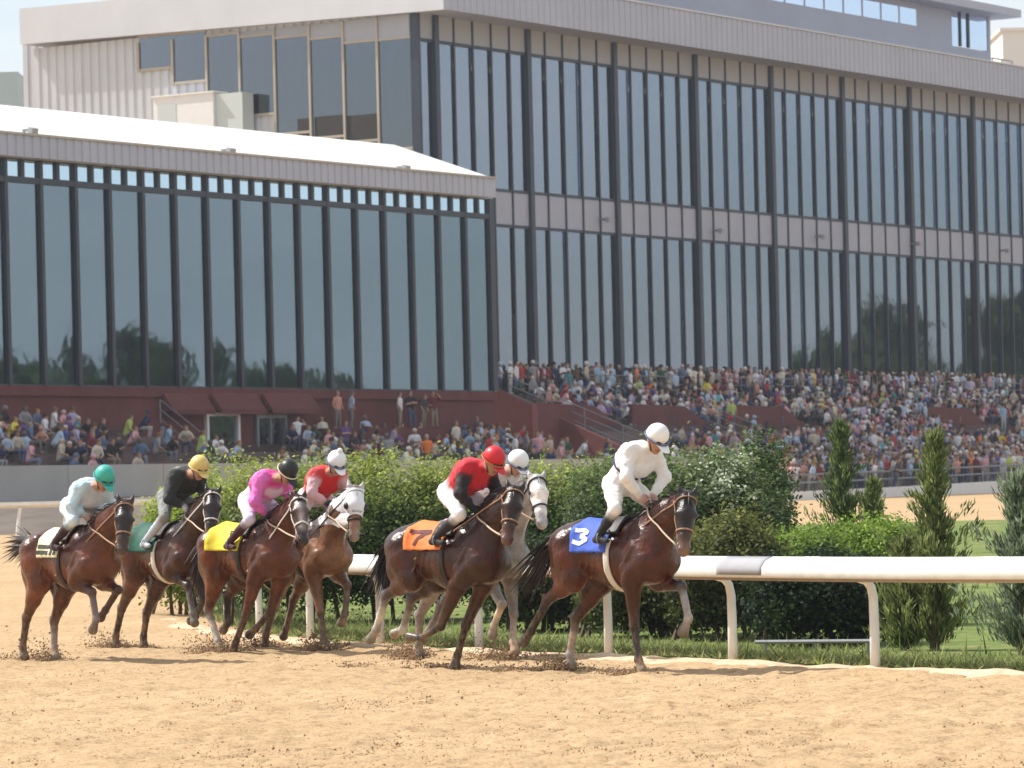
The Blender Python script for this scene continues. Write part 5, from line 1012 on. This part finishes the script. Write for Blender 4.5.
SHIRTS = [("white", (.72, .72, .73), 17), ("pale blue", (.42, .52, .66), 8), ("navy", (.03, .04, .10), 9), ("black", (.025, .024, .026), 9), ("grey", (.28, .28, .29), 8), ("red", (.42, .05, .05), 5), ("pink", (.66, .36, .38), 6), ("salmon", (.56, .28, .22), 3), ("royal blue", (.07, .12, .34), 3), ("sky blue", (.30, .46, .62), 3), ("dark green", (.04, .10, .06), 2), ("lime green", (.42, .52, .14), 1), ("bright yellow", (.75, .60, .08), 1), ("orange", (.72, .20, .05), 1), ("purple", (.15, .08, .24), 2), ("lavender", (.48, .42, .58), 4), ("beige", (.52, .45, .36), 6), ("brown", (.14, .085, .055), 4), ("maroon", (.17, .035, .05), 4), ("teal", (.07, .22, .24), 1), ("cream", (.68, .63, .52), 5), ("charcoal", (.06, .06, .065), 6), ("denim blue", (.11, .16, .26), 5), ("turquoise", (.18, .46, .48), 1)]
WTS = np.array([s[2] for s in SHIRTS], float); WTS /= WTS.sum()
g = np.random.default_rng(77); SPOTS = []
STAIRS = [on_q(x, y, 8)[0] for x, y in ((742, 395), (935, 405), (545, 400), (640, 395))]
def spot(s, q, z, pose, zone):
    P = SQ((s, q, z)); x, y = proj(P + np.array([0, 0, 1.0]))
    if -12 < x < 1036: SPOTS.append((P, pose, zone, x, y))
def fill(s0, s1, q, z, step, dens, poses, zone, skip=None):
    s = s0
    while s < s1:
        if g.random() < dens * (1.12 + 1.1 * float(vnoise(np.array([s]), np.array([q]), 2.6, 4)[0])) and not (skip and skip(s, q)): spot(s + g.normal(0, .06), q + g.normal(0, .06), z, poses[g.integers(len(poses))], zone)
        s += step * g.uniform(.85, 1.25)
SIT, STD = [0, 1, 2, 3, 0, 2], [4, 5, 6, 7, 8, 9, 4, 6]
fill(S0 + .6, 88, 2.7, zF - .14, .58, .93, STD, 'deck'); fill(S0 + 5, 88, 1.7, zF - .14, .7, .7, STD, 'deck'); fill(S0 + 1, 88, .8, zF - .14, 1.1, .4, STD, 'deck')
skip = lambda s, q: any(a - .3 < s < a + 11 and 7.0 < q < 9.9 and s - a < 9.5 for a in STAIRS) or (s < S0 + 9 and q > 4 and s < S0 + .9 * (q - 3)) or (s % 16 < 1.1)
for k in range(1, len(PROF) - 2, 2):
    (qa, za), (qb, zb) = PROF[k + 1], PROF[k + 2]
    if zb > za - .1 or k < 2: pass
steps_ = [(PROF[i], PROF[i + 1]) for i in range(1, len(PROF) - 1) if abs(PROF[i][1] - PROF[i + 1][1]) < 1e-6]
for n_, ((qa, z), (qb, _)) in enumerate(steps_):
    fill(S0 + .9, 88, qa + .28, z - .02, .60, .80 if n_ > 1 else .66, SIT if n_ % 5 else SIT + STD[:2], 'tier', skip)
fill(sR + 3, sWe - 1, 20.4, 2.55, .75, .62, [0, 1, 2, 3, 1, 3], 'wallrow'); fill(sR + 3, sWe, 18.6, 2.66, .8, .55, [0, 1, 2, 5], 'wallrow'); fill(sR + 8, sWe, 16.5, 2.8, 1.0, .5, [0, 2, 4, 6], 'wallrow')
APZ = lambda s, q: float(np.interp(q, [QF, 21.6], [2.6, np.interp(s, AS, AZ) + .05]))
for q in (20.9, 20.2, 19.5, 18.7, 17.9, 17.0, 16.1, 15.3):
    s = sWe + 2.5
    while s < 88:
        if g.random() < (.55 if q > 20.5 else .8): spot(s, q + g.normal(0, .12), APZ(s, q), STD[g.integers(8)], 'apron')
        s += .72 * g.uniform(.8, 1.3)
# wing: seats on the left, terrace by the doors
wp = tier_prof(QW + 2.6, zB - 1.95, 3.2, .38, 1.25); ws = [(wp[i], wp[i + 1]) for i in range(len(wp) - 1) if abs(wp[i][1] - wp[i + 1][1]) < 1e-6]
for n_, ((qa, z), (qb, _)) in enumerate(ws): fill(sB1 - 34, sB1 - .6, qa + .45, z - .02, .66, .58, SIT, 'wing')
fill(sB1 - 34, sB1, 20.3, 2.6, 1.3, .45, [0, 1, 3], 'wing')
tp_ = tier_prof(QW + .13, zTer + .1, 3.2, .38, 1.2); ts = [(tp_[i], tp_[i + 1]) for i in range(len(tp_) - 1) if abs(tp_[i][1] - tp_[i + 1][1]) < 1e-6]
for (qa, z), (qb, _) in ts[:3]: fill(on_q(300, 430, QW + 2)[0], sR + 1, qa + .5, z, .72, .62, SIT + [4, 6, 8], 'terrace'); fill(sB1 + 1, on_q(300, 430, QW + 2)[0], qa + .6, z, 1.1, .4, [0, 2], 'terrace', lambda s, q: s > sB1 + 2)
sD = on_q(300, 440, 15)[0]; fill(sD, sR + 1.5, 15.0, 3.18, .7, .62, SIT, 'terrace'); fill(sD, sR + 1.5, 17.2, 2.9, .75, .55, SIT + [4], 'terrace'); fill(sB1, sD, 18.6, 2.75, .9, .5, SIT, 'terrace'); fill(sB1, sR + 2, 20.2, 2.55, .9, .5, SIT, 'terrace')
for x, y, k in ((335, 405, 4), (347, 402, 5), (397, 401, 4), (410, 400, 6), (420, 402, 4), (432, 402, 8), (487, 418, 0)):   # a few people standing on a ledge against the brick
    s, _ = on_q(x, y, QW + .6); spot(s, QW + .75, 5.12 if k else 4.0, k, 'terrace')
# the 290 that show largest become persons of their own, the rest one crowd
ROWD = {'deck': "on the upper walkway", 'tier': "on the steep seats", 'wallrow': "behind the concrete wall", 'apron': "on the lower apron", 'wing': "on the left seats", 'terrace': "on the wing terrace"}
LAND = [(40, "at the far left edge"), (85, "above the teal capped rider's back"), (125, "above the teal cap"), (165, "left of the shadow slabs"), (205, "left of the white framed door"), (250, "between the two wing doors"), (300, "by the grey framed door"), (345, "above the white bobble cap"), (395, "above the white blinker hood"), (445, "left of the red capped rider"), (495, "above the red cap"), (545, "by the red end wall"), (590, "left of the white lead jockey"), (640, "above the white lead jockey's shoulder"), (690, "right of the lead jockey's cap"), (740, "above the pale tipped shrub"), (790, "left of the broad conifer"), (840, "behind the broad conifer's left side"), (880, "behind the broad conifer's right side"), (920, "left of the tall slim conifer"), (965, "right of the tall slim conifer"), (1100, "close to the right edge")]
POSE = {'sit': "sitting", 'lean': "leaning forward", 'stand': "upright", 'fold': "arms folded", 'shade': "shading eyes"}
HATW = {0: "bareheaded", 1: "capped", 2: "with matching cap"}
vis = [sp for sp in SPOTS if sp[4] < 478]; SPOTS.sort(key=lambda t: t[0][1] - (6 if t[2] in ('wallrow', 'apron') else 0))
seen, NP = set(), 0; rest = []; proto_used = set()
for P, k, zone, x, y in SPOTS:
    hidden = (170 < x < 600 and y > 466 and zone != 'deck') or (600 < x < 780 and y > 462)
    if NP >= 288 or hidden: rest.append((P, k)) if not hidden else None; continue
    pose, hat = KINDS_[k]; land = next(l for lim, l in LAND if x < lim)
    for _ in range(80):
        ci = g.choice(len(SHIRTS), p=WTS); key = (ci, land, zone)
        if key not in seen: break
        key = (ci, land, zone, pose)
        if key not in seen: break
    else: rest.append((P, k)); continue
    seen.add(key); seen.add((ci, land, zone)); nm, colr, _ = SHIRTS[ci]; o = FINE[k] if k not in proto_used else FINE[k].copy()
    if k in proto_used: COL.objects.link(o)
    proto_used.add(k); o.location = P; o.rotation_euler = (g.normal(0, .06), g.normal(.02, .07), math.atan2(N2[1], N2[0]) + g.normal(0, .55)); sc = g.uniform(.94, 1.06); o.scale = (sc, sc * g.uniform(.95, 1.12), sc)
    o.color = (*colr, 1); lb = f"spectator in {nm} top, {POSE[pose]}, {ROWD[zone]}, {land}"; lb = lb if len(lb.split()) <= 16 else f"spectator in {nm} top {ROWD[zone]}, {land}"; tag(o, lb, 'spectator', 'spectators watching the race'); NP += 1
for k, o in enumerate(FINE):
    if k not in proto_used: bpy.data.objects.remove(o)
VV, FF, CC, off = [], [], [], 0
SKN = np.array([(.42, .24, .16), (.50, .30, .21), (.10, .05, .03), (.46, .27, .19)]); PNT = np.array([(.05, .07, .13), (.30, .25, .18), (.03, .03, .035), (.10, .14, .25), (.5, .48, .44)]); HRS = np.array([(.7, .68, .62), (.06, .035, .02), (.25, .15, .06), (.015, .012, .01), (.3, .3, .3)])
for P, k in rest:
    V, F, C = ROUGH[k]; a = math.atan2(N2[1], N2[0]) + g.normal(0, .5); c_, s_ = math.cos(a), math.sin(a); sc = g.uniform(.92, 1.06)
    VV.append(np.stack([V[:, 0] * c_ - V[:, 1] * s_, V[:, 0] * s_ + V[:, 1] * c_, V[:, 2]], 1) * sc + P); FF.append(F + off); off += len(V)
    cs = np.array(SHIRTS[g.choice(len(SHIRTS), p=WTS)][1]); w0 = 1 - C.sum(1, keepdims=True)
    CC.append(np.clip(C[:, :1] * cs + C[:, 1:2] * PNT[g.integers(5)] + C[:, 2:3] * HRS[g.integers(5)] + w0 * SKN[g.integers(4)], 0, 1))
tag(mesh_obj('crowd', np.vstack(VV), np.vstack(FF), MATS['crowd_cloth'], None, True, np.vstack(CC)), "dense crowd filling the steep seats and walkway under the long facade", kind='stuff')

# ------------------------------------------------------------------ thin summer haze between the track and the stands
m = bpy.data.materials.new("haze_air"); m.use_nodes = True; n = m.node_tree; n.nodes.clear(); o_ = n.nodes.new("ShaderNodeOutputMaterial"); pv = n.nodes.new("ShaderNodeVolumePrincipled")
pv.inputs['Color'].default_value = (.86, .91, 1, 1); pv.inputs['Density'].default_value = .00022; pv.inputs['Anisotropy'].default_value = .2; n.links.new(pv.outputs[0], o_.inputs['Volume'])
tag(MB().box((-600, -80, -1.2), (700, 1000, 48)).build('haze', m), kind='stuff')
